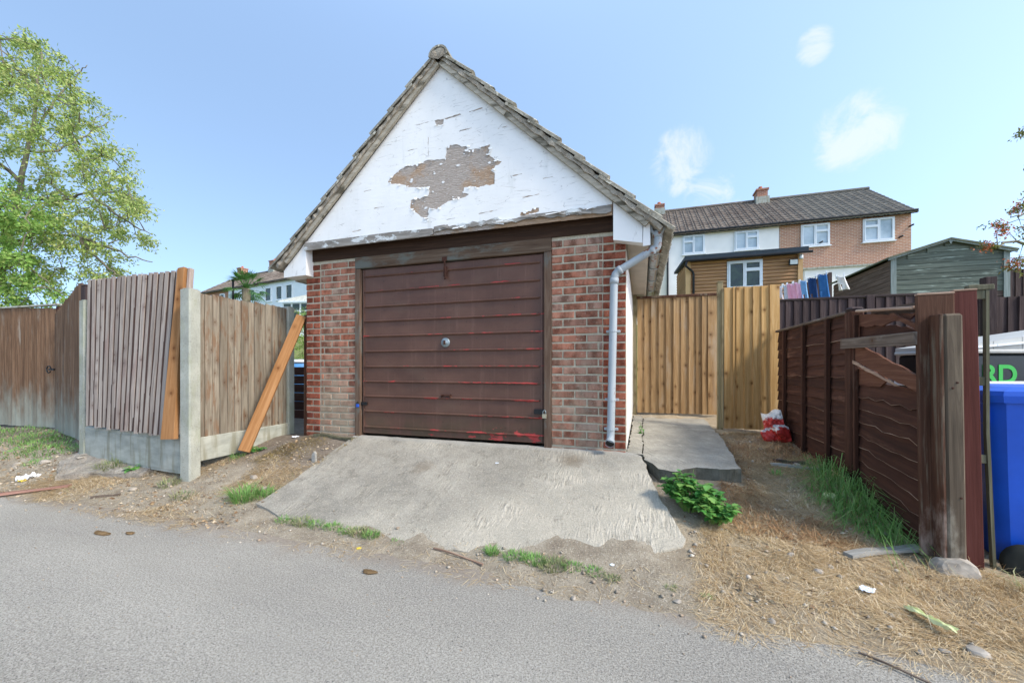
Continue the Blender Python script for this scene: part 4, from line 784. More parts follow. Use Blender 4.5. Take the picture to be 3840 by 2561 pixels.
for xx in (.30, .86, 1.40): MB().box(xx - .022, xx + .022, -.045, -.014, -.03, 1.27 + .03 * 0, c=.003).build('batten', 'lap_v', t)
MB().box(-.02, 1.73, -.03, .022, 1.275, 1.30, c=.006).build('cap', 'lap_grey', t).rotation_euler = (0, 0, 0)
t = thing('fence_post', 'dark brown square post midway along the lap fence', 'post', (1.70, .03, .25)); MB().box(-.045, .045, -.05, .05, 0, 1.37, c=.01).build('shaft', 'lap_v', t); MB().box(-.047, .047, -.052, .052, 1.37, 1.40, c=.016).build('cap', 'dark_fence', t)
t = thing('broken_lap_fence', 'broken dark lap fence panel with a hole and hanging split slats', 'fence panel', (1.70, -.02, .25), (0, 0, R(-90)))
for i, (zz, tilt) in enumerate([(-.06, 9), (.03, 8), (.12, 7), (.215, 6.5), (.31, 5), (.405, 4.5), (.50, 4), (.60, 3.5), (.69, 3)]):
    sl_ = slat_me(.745, .118, 40 + i, amp=.016).build('slat', 'lap', t, loc=(0, random.uniform(-.003, .003), zz + .03)); sl_.rotation_euler = (0, R(tilt), 0); lip_me(.745, 40 + i, .016).build('split_edge', 'lap_raw', sl_)
def loose(pts, mat, name='slat', y0=-.012, y1=.0): MB().prism(pts, y0, y1, 'y').build(name, mat, t)
loose(frayed([(.02, .93), (.35, .893), (.41, .848), (.33, .80), (.02, .80)], .006, .05, 3), 'lap_red')
loose(frayed([(.02, 1.12), (.16, 1.085), (.76, .885), (.76, .79), (.02, .985)], .005, .06, 4), 'lap_red', y0=-.035, y1=-.02)
loose(frayed([(.02, .99), (.60, .82), (.56, .815), (.02, .965)], .004, .05, 8), 'lap_raw', 'split_edge', -.041, -.0355)
loose(frayed([(.02, 1.245), (.47, 1.21), (.76, 1.145), (.76, 1.115), (.02, 1.15)], .006, .05, 5), 'lap', y0=.004, y1=.012)
loose(frayed([(.02, 1.335), (.54, 1.27), (.71, 1.262), (.63, 1.22), (.45, 1.232), (.35, 1.215), (.02, 1.245)], .008, .04, 6), 'lap_red')
loose(frayed([(.49, 1.285), (.543, 1.28), (.76, 1.19), (.76, 1.155), (.69, 1.187)], .005, .04, 7), 'lap_red', y0=-.04, y1=-.028)
MB().box(-.14, .765, -.065, -.036, 1.08, 1.157, c=.003).build('rail', 'lap_grey', t).rotation_euler = (0, R(1.2), 0)
o = MB().box(0, .68, -.03, .03, 0, .02, c=.006).build('cap', 'lap_raw', t, loc=(.03, 0, 1.352)); o.rotation_euler = (0, R(6.0), 0)
MB().prism([(.1, 1.30), (.755, 1.266), (.755, 1.328), (.35, 1.345), (.1, 1.35)], .04, .055).build('backing_slat', 'lap_grey', t)
MB().box(.02, .05, -.04, -.013, -.03, 1.33, c=.003).build('batten', 'lap_v', t); MB().box(.71, .74, .013, .045, .0, 1.25, c=.003).build('batten', 'lap_v', t)
# gate-end posts of the lap fence and red boards
t = thing('fence_end_post', 'stout grey brown timber post standing on a rough stone', 'post', (1.775, -.865, .12), (0, R(-.8), 0))
MB().box(-.040, .045, -.045, .045, .0, 1.36, c=.012).build('shaft', 'old_post', t); MB().box(-.056, -.041, -.043, .05, .0, 1.36, c=.003).build('painted_side', 'brown_board', t)
for q, (nx_, nz_) in enumerate(((.012, .98), (-.008, .95), (.02, .35))): MB().lathe([(0, 0), (.006, 0), (.005, .003), (0, .004)], 8, Matrix.Translation((nx_, -.0455, nz_)) @ Matrix.Rotation(R(90), 4, 'X')).build('nail_head', 'rust', t)
t = thing('fence_board', 'red brown upright board behind the stout post, joining the broken fence', 'board', (1.725, -.80, .10), (0, R(-.8), 0)); MB().box(-.055, .115, -.012, .012, 0, 1.50, c=.004).build('plank', 'brown_board', t); MB().box(-.056, .116, -.014, .013, 1.50, 1.512, c=.003).build('end_grain', 'lap_raw', t)
t = thing('fence_board', 'oxide red painted upright board beside the stout post', 'board', (1.897, -.79, .05), (0, R(-1.2), 0)); MB().box(-.05, .055, -.018, .018, 0, 1.565, c=.004).build('plank', 'red_board', t); MB().box(-.051, .056, -.02, .019, 1.565, 1.575, c=.003).build('end_grain', 'lap_raw', t)
t = thing('mossy_stick', 'thin mossy upright stick nailed beside the oxide red board', 'stick', (1.985, -.76, .02))
MB().add([(-.007, -.012, 1.60), (.008, -.012, 1.60), (.008, .012, 1.60), (-.007, .012, 1.60), (-.005, -.012, .8), (.010, -.012, .8), (.010, .012, .8), (-.005, .012, .8), (.025, -.012, .0), (.04, -.012, .0), (.04, .012, .0), (.025, .012, .0)],
   [(0, 1, 2, 3), (0, 4, 5, 1), (1, 5, 6, 2), (2, 6, 7, 3), (3, 7, 4, 0), (4, 8, 9, 5), (5, 9, 10, 6), (6, 10, 11, 7), (7, 11, 8, 4)]).build('stick', 'green_stick', t)
for zz, x0 in ((1.55, -.075), (1.06, -.05), (.62, -.045)): MB().box(x0, .0, -.008, .012, zz, zz + .05, c=.003).build('block', 'green_stick', t)
MB().box(-.085, .03, -.016, .02, 1.601, 1.632, c=.004).build('cap', 'green_stick', t)
def rock_me(name, r, mat, seed, sq=(1, 1, .7), sub=2, amp=.25):
    bm = bmesh.new(); bmesh.ops.create_icosphere(bm, subdivisions=sub, radius=1); rn = random.Random(seed); pl = [(Vector((rn.gauss(0, 1), rn.gauss(0, 1), rn.gauss(0, 1))).normalized(), rn.uniform(.55, .9)) for _ in range(9)]
    for v in bm.verts:
        for n_, d_ in pl:
            q = v.co.dot(n_)
            if q > d_: v.co -= n_ * (q - d_) * .9
        v.co *= 1 + rn.uniform(-amp, amp) * .15; v.co = Vector((v.co.x * r * sq[0], v.co.y * r * sq[1], v.co.z * r * sq[2]))
    me = bpy.data.meshes.new(name); bm.to_mesh(me); bm.free(); me.materials.append(M[mat]); return me
put('stone', rock_me('stone', .105, 'stone', 3, (1.0, .8, .8), 3), None, (1.765, -.90, .065), label='rough grey stone under the stout fence post', cat='stone')
put('stone', rock_me('stone', .04, 'stone', 5, (1.2, .8, .6), 2), None, (1.44, -1.60, .02), label='pale broken stone in the straw at the lane edge', cat='stone')

# dark featheredge fence behind
t = thing('dark_fence', 'dark stained featheredge fence in front of the green shed', 'fence', (1.80, 3.05, .42))
paling(t, 23, .1075, .122, 1.73, 'dark_fence', t0=.027, t1=.004, jit=.003)
rail(t, 'cap', 'dark_rail', -.02, 2.50, -.03, .03, 1.735, 1.765); rail(t, 'post', 'dark_fence', 1.28, 1.37, -.045, -.019, 0, 1.76)
t = thing('dark_fence', 'dark fence panel with a tall post at the end of the long dark fence', 'fence', (4.42, 3.02, .42))
paling(t, 14, .1075, .122, 1.66, 'dark_fence', t0=.027, t1=.004, jit=.003); rail(t, 'post', 'dark_fence', -.12, -.01, -.06, .05, 0, 1.92)
t = thing('dark_fence', 'dark boarded fence under the rowan branches beyond the green shed', 'fence', (8.05, 8.6, 1.7))
paling(t, 30, .13, .145, 1.75, 'dark_fence', jit=.004, segs=1)
t = thing('dark_fence', 'short dark fence with a raked top beside the timber cabin', 'fence', (5.35, 13.0, 2.8))
paling(t, 10, .11, .12, 1.5, 'dark_fence', jit=.004, segs=1, hfun=lambda a: .85 + .3 * a)

# ------------------------------------------------------------------ blue wheelie bin, waste container
t = thing('wheelie_bin', 'bright blue wheelie bin beside the oxide red board', 'bin', (2.345, -.47, .0), (0, 0, R(-8)))
mb = MB(); lv = [(.0, .215, .24), (.05, .225, .25), (.55, .262, .30), (.95, .285, .335)]
def rring(hx_, hy_, z, c=.05): return [(-hx_ + c, -hy_, z), (hx_ - c, -hy_, z), (hx_, -hy_ + c, z), (hx_, hy_ - c, z), (hx_ - c, hy_, z), (-hx_ + c, hy_, z), (-hx_, hy_ - c, z), (-hx_, -hy_ + c, z)]
for z, a, b in lv: mb.v += rring(a, b, z + .06)
for i in range(3): mb.f += [(8 * i + j, 8 * i + (j + 1) % 8, 8 * i + 8 + (j + 1) % 8, 8 * i + 8 + j) for j in range(8)]
mb.f += [tuple(range(7, -1, -1)), tuple(24 + j for j in range(8))]; mb.build('body', 'bin_blue', t)
mb = MB(); 
for z, a, b in ((.985, .30, .35), (1.025, .305, .355), (1.05, .30, .35), (1.075, .24, .29)): mb.v += rring(a, b, z)
for i in range(3): mb.f += [(8 * i + j, 8 * i + (j + 1) % 8, 8 * i + 8 + (j + 1) % 8, 8 * i + 8 + j) for j in range(8)]
mb.f += [tuple(range(7, -1, -1)), tuple(24 + j for j in range(8))]; ld = mb.build('lid', 'bin_blue', t)
MB().tube([(-.2, .33, 1.0), (-.2, .385, .995), (.2, .385, .995), (.2, .33, 1.0)], .016, 8).build('handle', 'bin_blue', t, True)
MB().box(-.302, -.285, -.30, -.22, .86, .98, c=.004).build('rib', 'bin_blue', t); MB().box(.02, .24, -.315, -.297, .90, .98, c=.004).build('rib', 'bin_blue', t)
for sx in (-.13, .17):
    m4 = Matrix.Translation((sx - .02, -.325, .10)) @ Matrix.Rotation(R(90), 4, 'X')
    wh = MB().lathe([(.06, -.025), (.098, -.025), (.102, -.012), (.102, .012), (.098, .025), (.06, .025)], 24, m4).build('wheel', 'tyre', t, True)
    MB().lathe([(.0, -.022), (.064, -.022), (.064, .022), (.05, .012), (.018, .012), (.016, .03), (0, .03)], 24, m4).build('rim', 'wheel_grey', wh, True)
    for q in range(6): MB().box(-.007, .007, .015, .056, .012, .022, m4 @ Matrix.Rotation(R(60 * q), 4, 'Z')).build('spoke', 'tyre', wh)
t = thing('waste_container', 'dark glossy container with pale ribbed lid and green lettering behind the blue bin', 'container', (3.45, 1.03, .22), (0, 0, R(17)))
MB().box(-.85, .75, -.22, .40, .16, 1.08, c=.02).build('body', 'container', t); MB().box(-.87, .77, -.24, .42, 1.09 - .30, 1.15 - .30, c=.008).build('white_band', 'upvc', t)
MB().box(-.87, .77, -.24, .42, 1.081, 1.115, c=.01).build('rim', 'container_lid', t)
lidm = MB(); 
for i in range(7):
    a0 = -.86 + i * .235; lidm.prism([(a0, 1.117), (a0 + .23, 1.117), (a0 + .23, 1.15 + .034 * (i + 1)), (a0, 1.15 + .034 * i)], -.235 + .03, .41)
    MB().prism([(a0, 1.1175 + .022 * i), (a0 + .23, 1.1175 + .022 * (i + 1)), (a0 + .23, 1.135 + .022 * (i + 1)), (a0, 1.135 + .022 * i)], -.235, -.206).build('lid_rib', 'upvc', t)
lidm.build('lid', 'container_lid', t)
for sx in (-.7, .6): MB().lathe([(0, -.03), (.08, -.03), (.08, .03), (0, .03)], 16, Matrix.Translation((sx, -.1, .08)) @ Matrix.Rotation(R(90), 4, 'X')).build('castor', 'tyre', t, True)
fc = bpy.data.curves.new('lettering', 'FONT'); fc.body = 'RD'; fc.size = .215; fc.extrude = .0015; fc.offset = .006; fc.align_x = 'CENTER'; fc.materials.append(M['green_letter'])
fo = bpy.data.objects.new('lettering_curve', fc); COL.objects.link(fo); bpy.context.view_layer.update(); me = bpy.data.meshes.new_from_object(fo.evaluated_get(bpy.context.evaluated_depsgraph_get())); bpy.data.objects.remove(fo); fo = put('lettering', me, t); fo.location = (-.60, -.2225, .835); fo.rotation_euler = (R(90), 0, 0); fo['label'] = 'green letters RD'
slab('bin_pad', ([-.2, 1.5], [1.93, 1.80]), ([-.2, 1.5], [3.4, 3.4]), (.1, ([0, 1], [-1.25, -1.25])), lambda x, y: .012, .06, 'path', 'pale concrete hardstanding under the blue bin', nu=12, nv=16)

# ------------------------------------------------------------------ houses behind
def window(root, x0, x1, z0, z1, y, layout, glass='glass', ax=None):
    """uPVC casement in the plane y: frame, lights with panes; layout: list of (a,b,c,d) light rectangles in 0..1"""
    f = MB(); e = .045
    for q in ((x0, x1, z0, z0 + e), (x0, x1, z1 - e, z1), (x0, x0 + e, z0 + e, z1 - e), (x1 - e, x1, z0 + e, z1 - e)): f.box(q[0], q[1], y - .05, y + .05, q[2], q[3])
    w_ = f.build('window', 'upvc', root)
    MB().box(x0 - .05, x1 + .05, y - .10, y + .02, z0 - .05, z0 - .003).build('sill', 'upvc', w_)
    for a, b, c_, d in layout:
        xa, xb = x0 + e + a * (x1 - x0 - 2 * e), x0 + e + b * (x1 - x0 - 2 * e); za, zb = z0 + e + c_ * (z1 - z0 - 2 * e), z0 + e + d * (z1 - z0 - 2 * e); s = .055; m = MB()
        for q in ((xa, xb, za, za + s), (xa, xb, zb - s, zb), (xa, xa + s, za + s, zb - s), (xb - s, xb, za + s, zb - s)): m.box(q[0] + .004, q[1] - .004, y - .07, y + .03, q[2], q[3])
        m.build('sash', 'upvc', w_); MB().box(xa + s, xb - s, y - .005, y + .01, za + s, zb - s).build('pane', glass, w_)
LAY_A = [(0, .5, 0, 1), (.5, 1, 0, .68), (.5, 1, .68, 1)]; LAY_B = [(.5, 1, 0, 1), (0, .5, 0, .68), (0, .5, .68, 1)]
htile = tile_mesh('roof_tile').mesh('roof_tile', 'roof_tile'); HT = tile_mesh('t')
def house(name, label, x0, x1, yf, zb, ze, zr, depth, mat, wins, tiles_obj=300, gable=None, overhang=.3, tilecols=None, tmat='roof_tile', loc=None, rz=0.0, chim=(), scale=1.35, wm='glass', group='houses of the row behind the garage'):
    root = thing(name, label, 'house', loc or ((x0 + x1) / 2, yf, zb), (0, 0, rz), group)
    ox, oy, oz = (x0 + x1) / 2, yf, zb; L = x1 - x0; h2 = depth / 2; H = ze - zb; RZ = zr - zb
    MB().box(-L / 2, L / 2, 0, depth, 0, H).build('wall', mat, root); MB().prism([(0.0, H + .002), (depth, H + .002), (h2, RZ - .12)], -L / 2 + .003, L / 2 - .003, 'x').build('gable_wall', mat, root)
    for w_ in wins: window(root, w_[0] - ox, w_[1] - ox, w_[2] - oz, w_[3] - oz, -.03 + .0, w_[4], wm)
    pit = math.atan2(zr - ze, h2); sl_len = math.hypot(zr - ze, h2) + overhang / math.cos(pit)
    roof = MB()
    for sg in (1, -1):
        dx = Vector((0, -sg * math.cos(pit), -math.sin(pit))); nz_ = Vector((0, -sg * math.sin(pit), math.cos(pit)))
        yv = nz_.cross(dx)
        m4 = Matrix(((dx.x, yv.x, nz_.x, 0), (dx.y, yv.y, nz_.y, h2), (dx.z, yv.z, nz_.z, RZ), (0, 0, 0, 1)))
        roof.box(0, sl_len - .05, -L / 2 - .12, L / 2 + .12, -.06, -.005, m4)
        rows = int(sl_len / (EX * scale)); cols = int(L / (.302 * scale)) + 1; tw = (L + .24) / cols; cnt = 0; rest = MB(); cand = []
        for r_ in range(rows + 1):
            for c_ in range(cols):
                s_ = sl_len - .37 * scale - r_ * EX * scale
                if s_ < -.25: continue
                mm = m4 @ Matrix.Translation((max(s_, -.06), -L / 2 - .12 + c_ * tw, .012)) @ Matrix.Rotation(R(-3.2), 4, 'Y') @ Matrix.Diagonal((scale, tw / .30, scale * 1.9, 1))
                cand.append(mm)
        for qi, mm in enumerate(cand):
            if sg == 1 and qi < tiles_obj: o = put('roof_tile', htile if tmat == 'roof_tile' else None, root); o.matrix_local = mm
            elif sg == 1 or tiles_obj: rest.add(HT.v, HT.f, mm)
            else: rest.add(HT.v, HT.f, mm)
        if rest.v: rest.build('roof_tile_field', tmat, root, kind='stuff')
    rf = roof.build('roof_deck', 'felt', root); rf['kind'] = 'stuff'
    MB().tube([(-L / 2 - .12, h2, RZ + .05), (L / 2 + .12, h2, RZ + .05)], .13, 8).build('ridge', tmat, root)
    MB().tube([(-L / 2 - .1, -overhang + .0, H - .10), (L / 2 + .1, -overhang, H - .10)], .06, 8).build('gutter', 'black_pipe', root); MB().box(-L / 2 - .1, L / 2 + .1, -overhang + .07, -.002, H - .16, H - .05).build('fascia', 'black_pipe', root)
    for cx, w_, hh in chim:
        c_ = MB().box(cx - ox - w_ / 2, cx - ox + w_ / 2, h2 - .4, h2 + .4, RZ - .6, RZ + hh).build('chimney', 'brick_far', root); MB().box(cx - ox - w_ / 2 - .06, cx - ox + w_ / 2 + .06, h2 - .46, h2 + .46, RZ + hh + .002, RZ + hh + .10).build('chimney_cap', 'brick_far', c_)
        MB().lathe([(.0, 0), (.12, 0), (.1, .25), (0, .25)], 10, Matrix.Translation((cx - ox - .02, h2, RZ + hh + .102))).build('chimney_pot', 'chimney_pot', c_)
        MB().box(cx - ox - w_ / 2 - .08, cx - ox + w_ / 2 + .08, h2 - .48, h2 + .48, RZ - .4, RZ + .16).build('flashing', 'gravel_board', c_)
    return root
hb = house('brick_house', 'pinkish brick end house with two white windows under a dark tiled roof', 6.86, 12.22, 20, 3.5, 8.62, 11.25, 8, 'brick_house', [(10.336, 11.56, 7.26, 8.38, LAY_B), (7.775, 8.99, 7.27, 8.38, LAY_A)], chim=((7.0, .55, .55),))
hw = house('white_house', 'white rendered house with two white windows adjoining the brick house', 1.47, 6.85, 20.02, 3.5, 8.62, 11.25, 8, 'house_white', [(4.793, 5.92, 7.36, 8.36, LAY_A), (2.262, 3.37, 7.36, 8.40, LAY_B)])
hc = house('cream_house', 'cream rendered house at the far side of the white house', -4.2, 1.46, 20.01, 3.5, 8.62, 11.25, 8, 'cream_render', [(-2.6, -1.3, 7.3, 8.35, LAY_A)], tiles_obj=0, chim=((1.23, .5, .35),))
MB().tube([(0, 0, 0), (0, 0, 5.0)], .05, 8).build('downpipe', 'black_pipe', hw, loc=(-2.66, -.07, .05))
for xx, zz in ((2.2, 3.86), (-.98, 3.9), (2.6, 4.35)): MB().tube([(xx, -.01, zz), (xx + .10, -.16, zz + .05)], .04, 6).build('flue', 'black_pipe', hb)
MB().box(-1.9, 2.0, -.95, -.001, 0, 2.42).build('extension', 'house_white', hb); MB().prism([(-1.05, 2.42), (-.001, 2.42), (-.001, 2.62), (-1.05, 2.5)], -2.0, 2.1, 'x').build('extension_roof', 'gravel_board', hb)

# terrace further off to the side
tx0, ty0 = Vector((-45.84, 27.40, 9.34)), Vector((-30.8, 24.70, 9.35)); tdir = (ty0 - tx0); tang = math.atan2(tdir.y, tdir.x); tl_ = Vector((tdir.x, tdir.y)).length
def terr(i0, i1, mat, name, label, wins, chim):
    L = i1 - i0; c_ = tx0 + tdir.normalized() * (i0 + L / 2)
    return house(name, label, -L / 2, L / 2, 0, 0, 4.9, 7.2, 7, mat, [(a, b, z, d, [(0, 1, 0, 1)]) for a, b, z, d in wins], tiles_obj=0, loc=(c_.x, c_.y, 4.45), rz=tang, chim=chim, tmat='roof_far', scale=2.0, wm='glass_dark', group='terrace beyond the weathered panel')
terr(0, 5.6, 'brick_far', 'terraced_house', 'distant terraced house with brick panel and pale windows behind the palm', [(-1.9, -1.0, 3.5, 4.45), (-.6, .0, 3.5, 4.45), (1.3, 2.2, 3.2, 4.45)], [(-1.2, .7, .9)])
terr(5.61, 11.4, 'bluewhite_render', 'terraced_house', 'distant bluish white terraced house above the red garden shed', [(-2.0, -1.1, 3.2, 4.4), (1.0, 1.95, 3.2, 4.4)], [(-.7, .8, .95)])
terr(11.41, 24, 'bluewhite_render', 'terraced_house', 'distant bluish white house with tall chimney half hidden by the garage', [(-5.6, -4.6, 3.0, 4.35), (-3.9, -2.9, 3.0, 4.35), (-2.4, -1.4, 3.0, 4.35)], [(-4.3, .95, .9)])
t = thing('conservatory', 'white conservatory with a pale sloping roof in front of the terrace', 'conservatory', (-16.0, 12.6, 2.0), (0, 0, R(10)))
MB().box(-1.6, 1.4, 0, 2.2, 0, 2.55).build('wall', 'upvc', t); MB().prism([(-.15, 2.56), (2.2, 3.3), (2.2, 3.36), (-.15, 2.62)], -1.75, 1.5, 'x').build('roof', 'upvc', t)
for i in range(12): MB().box(-.012, .012, 0, 2.46, 0, .03).build('glazing_bar', 'gravel_board', t, loc=(-1.7 + i * .285, -.15, 2.622)).rotation_euler = (math.atan2(.74, 2.35), 0, 0)
for i in range(6):
    for zz, hh in ((1.35, .75), (2.16, .33)): MB().box(-.19, .19, -.012, .0, 0, hh).build('pane', 'glass_dark', t, loc=(-1.33 + i * .49, -.004, zz))
t = thing('garden_shed', 'red painted garden shed behind the weathered panel', 'shed', (-8.05, 2.55, .30), (0, 0, R(-10)))
MB().box(-.95, .55, 0, .7, 0, 2.12).build('wall', 'red_paint', t)
for i in range(16): MB().box(-.95, .55, -.018, -.001, i * .13, i * .13 + .124).build('board', 'red_paint', t)
MB().prism([(-1.08, 2.13), (.68, 2.13), (.68, 2.19), (-1.08, 2.25)], -.15, .85).build('roof', 'felt_green', t); MB().prism([(-1.09, 2.11), (.69, 2.11), (.69, 2.2), (-1.09, 2.26)], -.17, -.151).build('fascia', 'lap_red', t)

# timber cabin
t = thing('timber_cabin', 'orange log sided cabin with a dark felt roof and white window', 'cabin', (3.45, 12.0, 2.7)); CX = -3.45
MB().box(-1.66, 1.66, .075, 4.6, 0, 2.3).build('wall', 'log_post', t); MB().prism([(.03, 2.301), (4.6, 2.301), (4.6, 2.88), (.03, 2.32)], -1.68, 1.68, 'x').build('side_gable', 'log_post', t)
lm = MB().tube([(0, 0, 0), (1, 0, 0)], .063, 8).mesh('log', 'log'); ly = MB().tube([(0, 0, 0), (0, 1, 0)], .063, 8).mesh('log', 'log_y')
for i in range(19):
    zz = .05 + i * .1225
    if 1.30 <= zz + .05 and zz < 2.26:
        for a, b in ((-1.68, -.47), (.64, 1.70)): put('log', lm, t, (a, .03, zz)).scale.x = b - a
    else: put('log', lm, t, (-1.68, .03, zz)).scale.x = 3.38
for i in range(23): put('log', ly, t, (-1.70, .05 if i < 19 else .05 + (i - 18) * .95, .05 + i * .1225)).scale.y = 4.5 if i < 19 else 4.5 - (i - 18) * .95
MB().box(-1.80, -1.64, -.06, .08, 0, 2.30).build('corner_post', 'log_post', t); MB().box(1.66, 1.80, -.06, .08, 0, 2.30).build('corner_post', 'log_post', t)
window(t, -.46, .63, 1.22, 2.22, .0, LAY_A, 'glass_dark')
MB().prism([(-.28, 2.33), (4.8, 2.95), (4.8, 3.05), (-.28, 2.45)], -1.85, 1.87, 'x').build('roof', 'felt', t); MB().box(-1.86, 1.88, -.32, -.281, 2.27, 2.46).build('fascia', 'felt', t)
MB().tube([(-1.86, -.34, 2.28), (1.98, -.34, 2.28)], .04, 6).build('gutter', 'black_pipe', t); MB().tube([(-1.80, -.33, 2.26), (-1.82, -.30, 2.1), (-1.6, -.12, 1.95), (-1.55, -.10, 1.85), (-1.55, -.10, 0)], .04, 8).build('downpipe', 'black_pipe', t, True)
l_ = MB().box(1.36, 1.62, -.22, -.14, 1.90, 2.10, c=.01).build('floodlight', 'black_pipe', t); MB().box(1.385, 1.595, -.226, -.2205, 1.925, 2.075).build('lamp_face', 'lamp_face', l_); MB().box(1.46, 1.52, -.14, -.03, 1.96, 2.0).build('bracket', 'black_pipe', l_)
l_ = MB().lathe([(0, 0), (.055, .0), (.06, .05), (.05, .14), (0, .14)], 12, Matrix.Translation((1.72, -.14, 2.10))).build('camera_dome', 'upvc', t, True); MB().box(1.68, 1.76, -.14, -.05, 2.24, 2.26).build('camera_bracket', 'upvc', l_)

# green shed
t = thing('shed', 'green flaking boarded shed with a shallow felt roof behind the dark fence', 'shed', (6.77, 8.0, 1.9)); HW = 1.02
MB().prism([(-HW + .02, 0), (HW - .02, 0), (HW - .02, 1.86), (0, 2.17), (-HW + .02, 1.84)], .02, 3.0, 'y').build('wall', 'shed_dark', t)
MB().prism([(-HW + .02, .9), (HW - .02, .9), (HW - .02, 1.86), (0, 2.17), (-HW + .02, 1.84)], .0185, .0195, 'y').build('gable_skin', 'green_shed', t)
for i in range(18):
    z0_ = .05 + i * .118; z1_ = z0_ + .114
    if z0_ > 2.1: break
    hw_ = HW if z1_ < 1.84 else HW * max(.05, (2.17 - z1_) / .33)
    o = MB().prism([(-.004, z0_), (.004, z1_), (.018, z1_), (.018, z0_)], -hw_, hw_, 'x').build('plank', 'green_shed' if i > 7 else 'shed_dark', t)
    o = MB().prism([(-.016, z0_), (-.008, z1_), (-.001, z1_), (-.001, z0_)], 0.02, 3.0, 'y').build('plank', 'shed_dark_y', t, loc=(-HW, 0, 0)) if z1_ < 1.9 else None
MB().box(-HW - .03, -HW + .07, -.03, -.006, 0, 1.86).build('corner_trim', 'shed_trim', t); MB().box(HW - .07, HW + .03, -.03, -.006, 0, 1.86).build('corner_trim', 'shed_trim', t)
for sg in (-1, 1):
    MB().prism([(0, 2.185), (sg * 1.14, 1.84), (sg * 1.14, 1.875), (0, 2.225)], -.12, 3.1).build('roof_side', 'felt_green', t); MB().prism([(0, 2.16), (sg * 1.13, 1.80), (sg * 1.13, 1.86), (0, 2.21)], -.10, -.07).build('bargeboard', 'shed_trim', t)
MB().add([(-.05, -.105, 2.19), (.05, -.105, 2.19), (0, -.105, 2.07)], [(0, 1, 2)]).build('finial', 'shed_trim', t)

# clothes line with washing
LA, LB = Vector((3.386, 5.0, 2.93)), Vector((2.948, 6.5, 2.96))
t = thing('clothes_line', 'white clothes line strung above the dark fence', 'clothes line', tuple((LA + LB) / 2))
mid = (LA + LB) / 2; MB().tube([LA - mid, (0, 0, -.03), LB - mid], .006, 6).build('cord', 'upvc', t)
for q in (LB,): MB().tube([(q.x - mid.x, q.y - mid.y, .9 - mid.z), (q.x - mid.x, q.y - mid.y, q.z - mid.z + .02)], .016, 8).build('pole', 'shed_dark', t, True)
def garment(label, a0, a1, h, mat, kind='cloth', flare=1.15, group='washing on the clothes line'):
    p0, p1 = LA.lerp(LB, a0), LA.lerp(LB, a1); sag = lambda a: -.03 * (1 - abs(2 * a - 1))
    nm = {'cloth': 'towel', 'trousers': 'trousers', 'shirt': 'shirt'}[kind]
    t = thing(nm, label, nm, tuple(p0), (0, 0, 0), group); W_ = (p1 - p0); wv = W_.normalized(); nv = Vector((wv.y, -wv.x, 0)); L = W_.length; mb = MB(); nu, nw = 12, 10; rn = random.Random(hash(label) & 0xfff); ph = rn.uniform(0, 6)
    for i in range(nu + 1):
        for j in range(nw + 1):
            u = i / nu; w_ = j / nw; fl = 1 + (flare - 1) * w_; off = math.sin(u * 9 + ph + w_) * .035 * (.3 + w_) + math.sin(u * 21 + ph) * .012
            z = sag(a0 + (a1 - a0) * u) - w_ * h - .02 * math.sin(u * 6.3) * (1 - w_)
            mb.v.append(tuple(wv * L * (.5 + (u - .5) * fl) + nv * (off + .05 * w_) + Vector((0, 0, z))))
    for i in range(nu):
        for j in range(nw):
            if kind == 'trousers' and nu // 2 - 1 <= i <= nu // 2 and j > 4 and i == nu // 2 - (0 if j % 2 else 0): continue
            if kind == 'shirt' and j > 5 and 4 < i < 8: continue
            mb.f.append((i * (nw + 1) + j, (i + 1) * (nw + 1) + j, (i + 1) * (nw + 1) + j + 1, i * (nw + 1) + j + 1))
    o = mb.build('fabric', mat, t, True); sm = o.modifiers.new('thick', 'SOLIDIFY'); sm.thickness = .006
    for a in (.06, .94): q = wv * L * a; MB().box(-.008, .008, -.008, .008, -.035, .05, c=.002).build('peg', 'upvc', t, loc=(q.x, q.y, q.z + sag(a0 + (a1 - a0) * a)))
garment('pair of blue jeans hanging next to the white lace top', .03, .19, .62, 'cloth_denim2', 'trousers', 1.0); garment('dark navy trousers between the two pairs of jeans', .20, .36, .62, 'cloth_navy', 'trousers', 1.02)
garment('pale denim trousers hanging beside the pink garments', .37, .49, .55, 'cloth_denim', 'trousers', 1.05); garment('pink garment hanging beside the pale denim trousers', .50, .62, .45, 'cloth_pink', 'cloth', 1.2)
garment('pink garment hanging beside the grey one', .63, .74, .40, 'cloth_pink', 'cloth', 1.1); garment('grey garment between pink and pale pink ones', .75, .83, .42, 'cloth_greyc', 'cloth', 1.1); garment('pale pink top at the cabin end of the washing', .84, .97, .42, 'cloth_palepink', 'shirt', 1.15)
LA2 = LA.copy(); LA = Vector((3.46, 4.80, 2.80)); garment('white lace top hung by strings at the shed end of the line', -.07, .04, .24, 'cloth_whitec', 'shirt', 1.1); LA = LA2
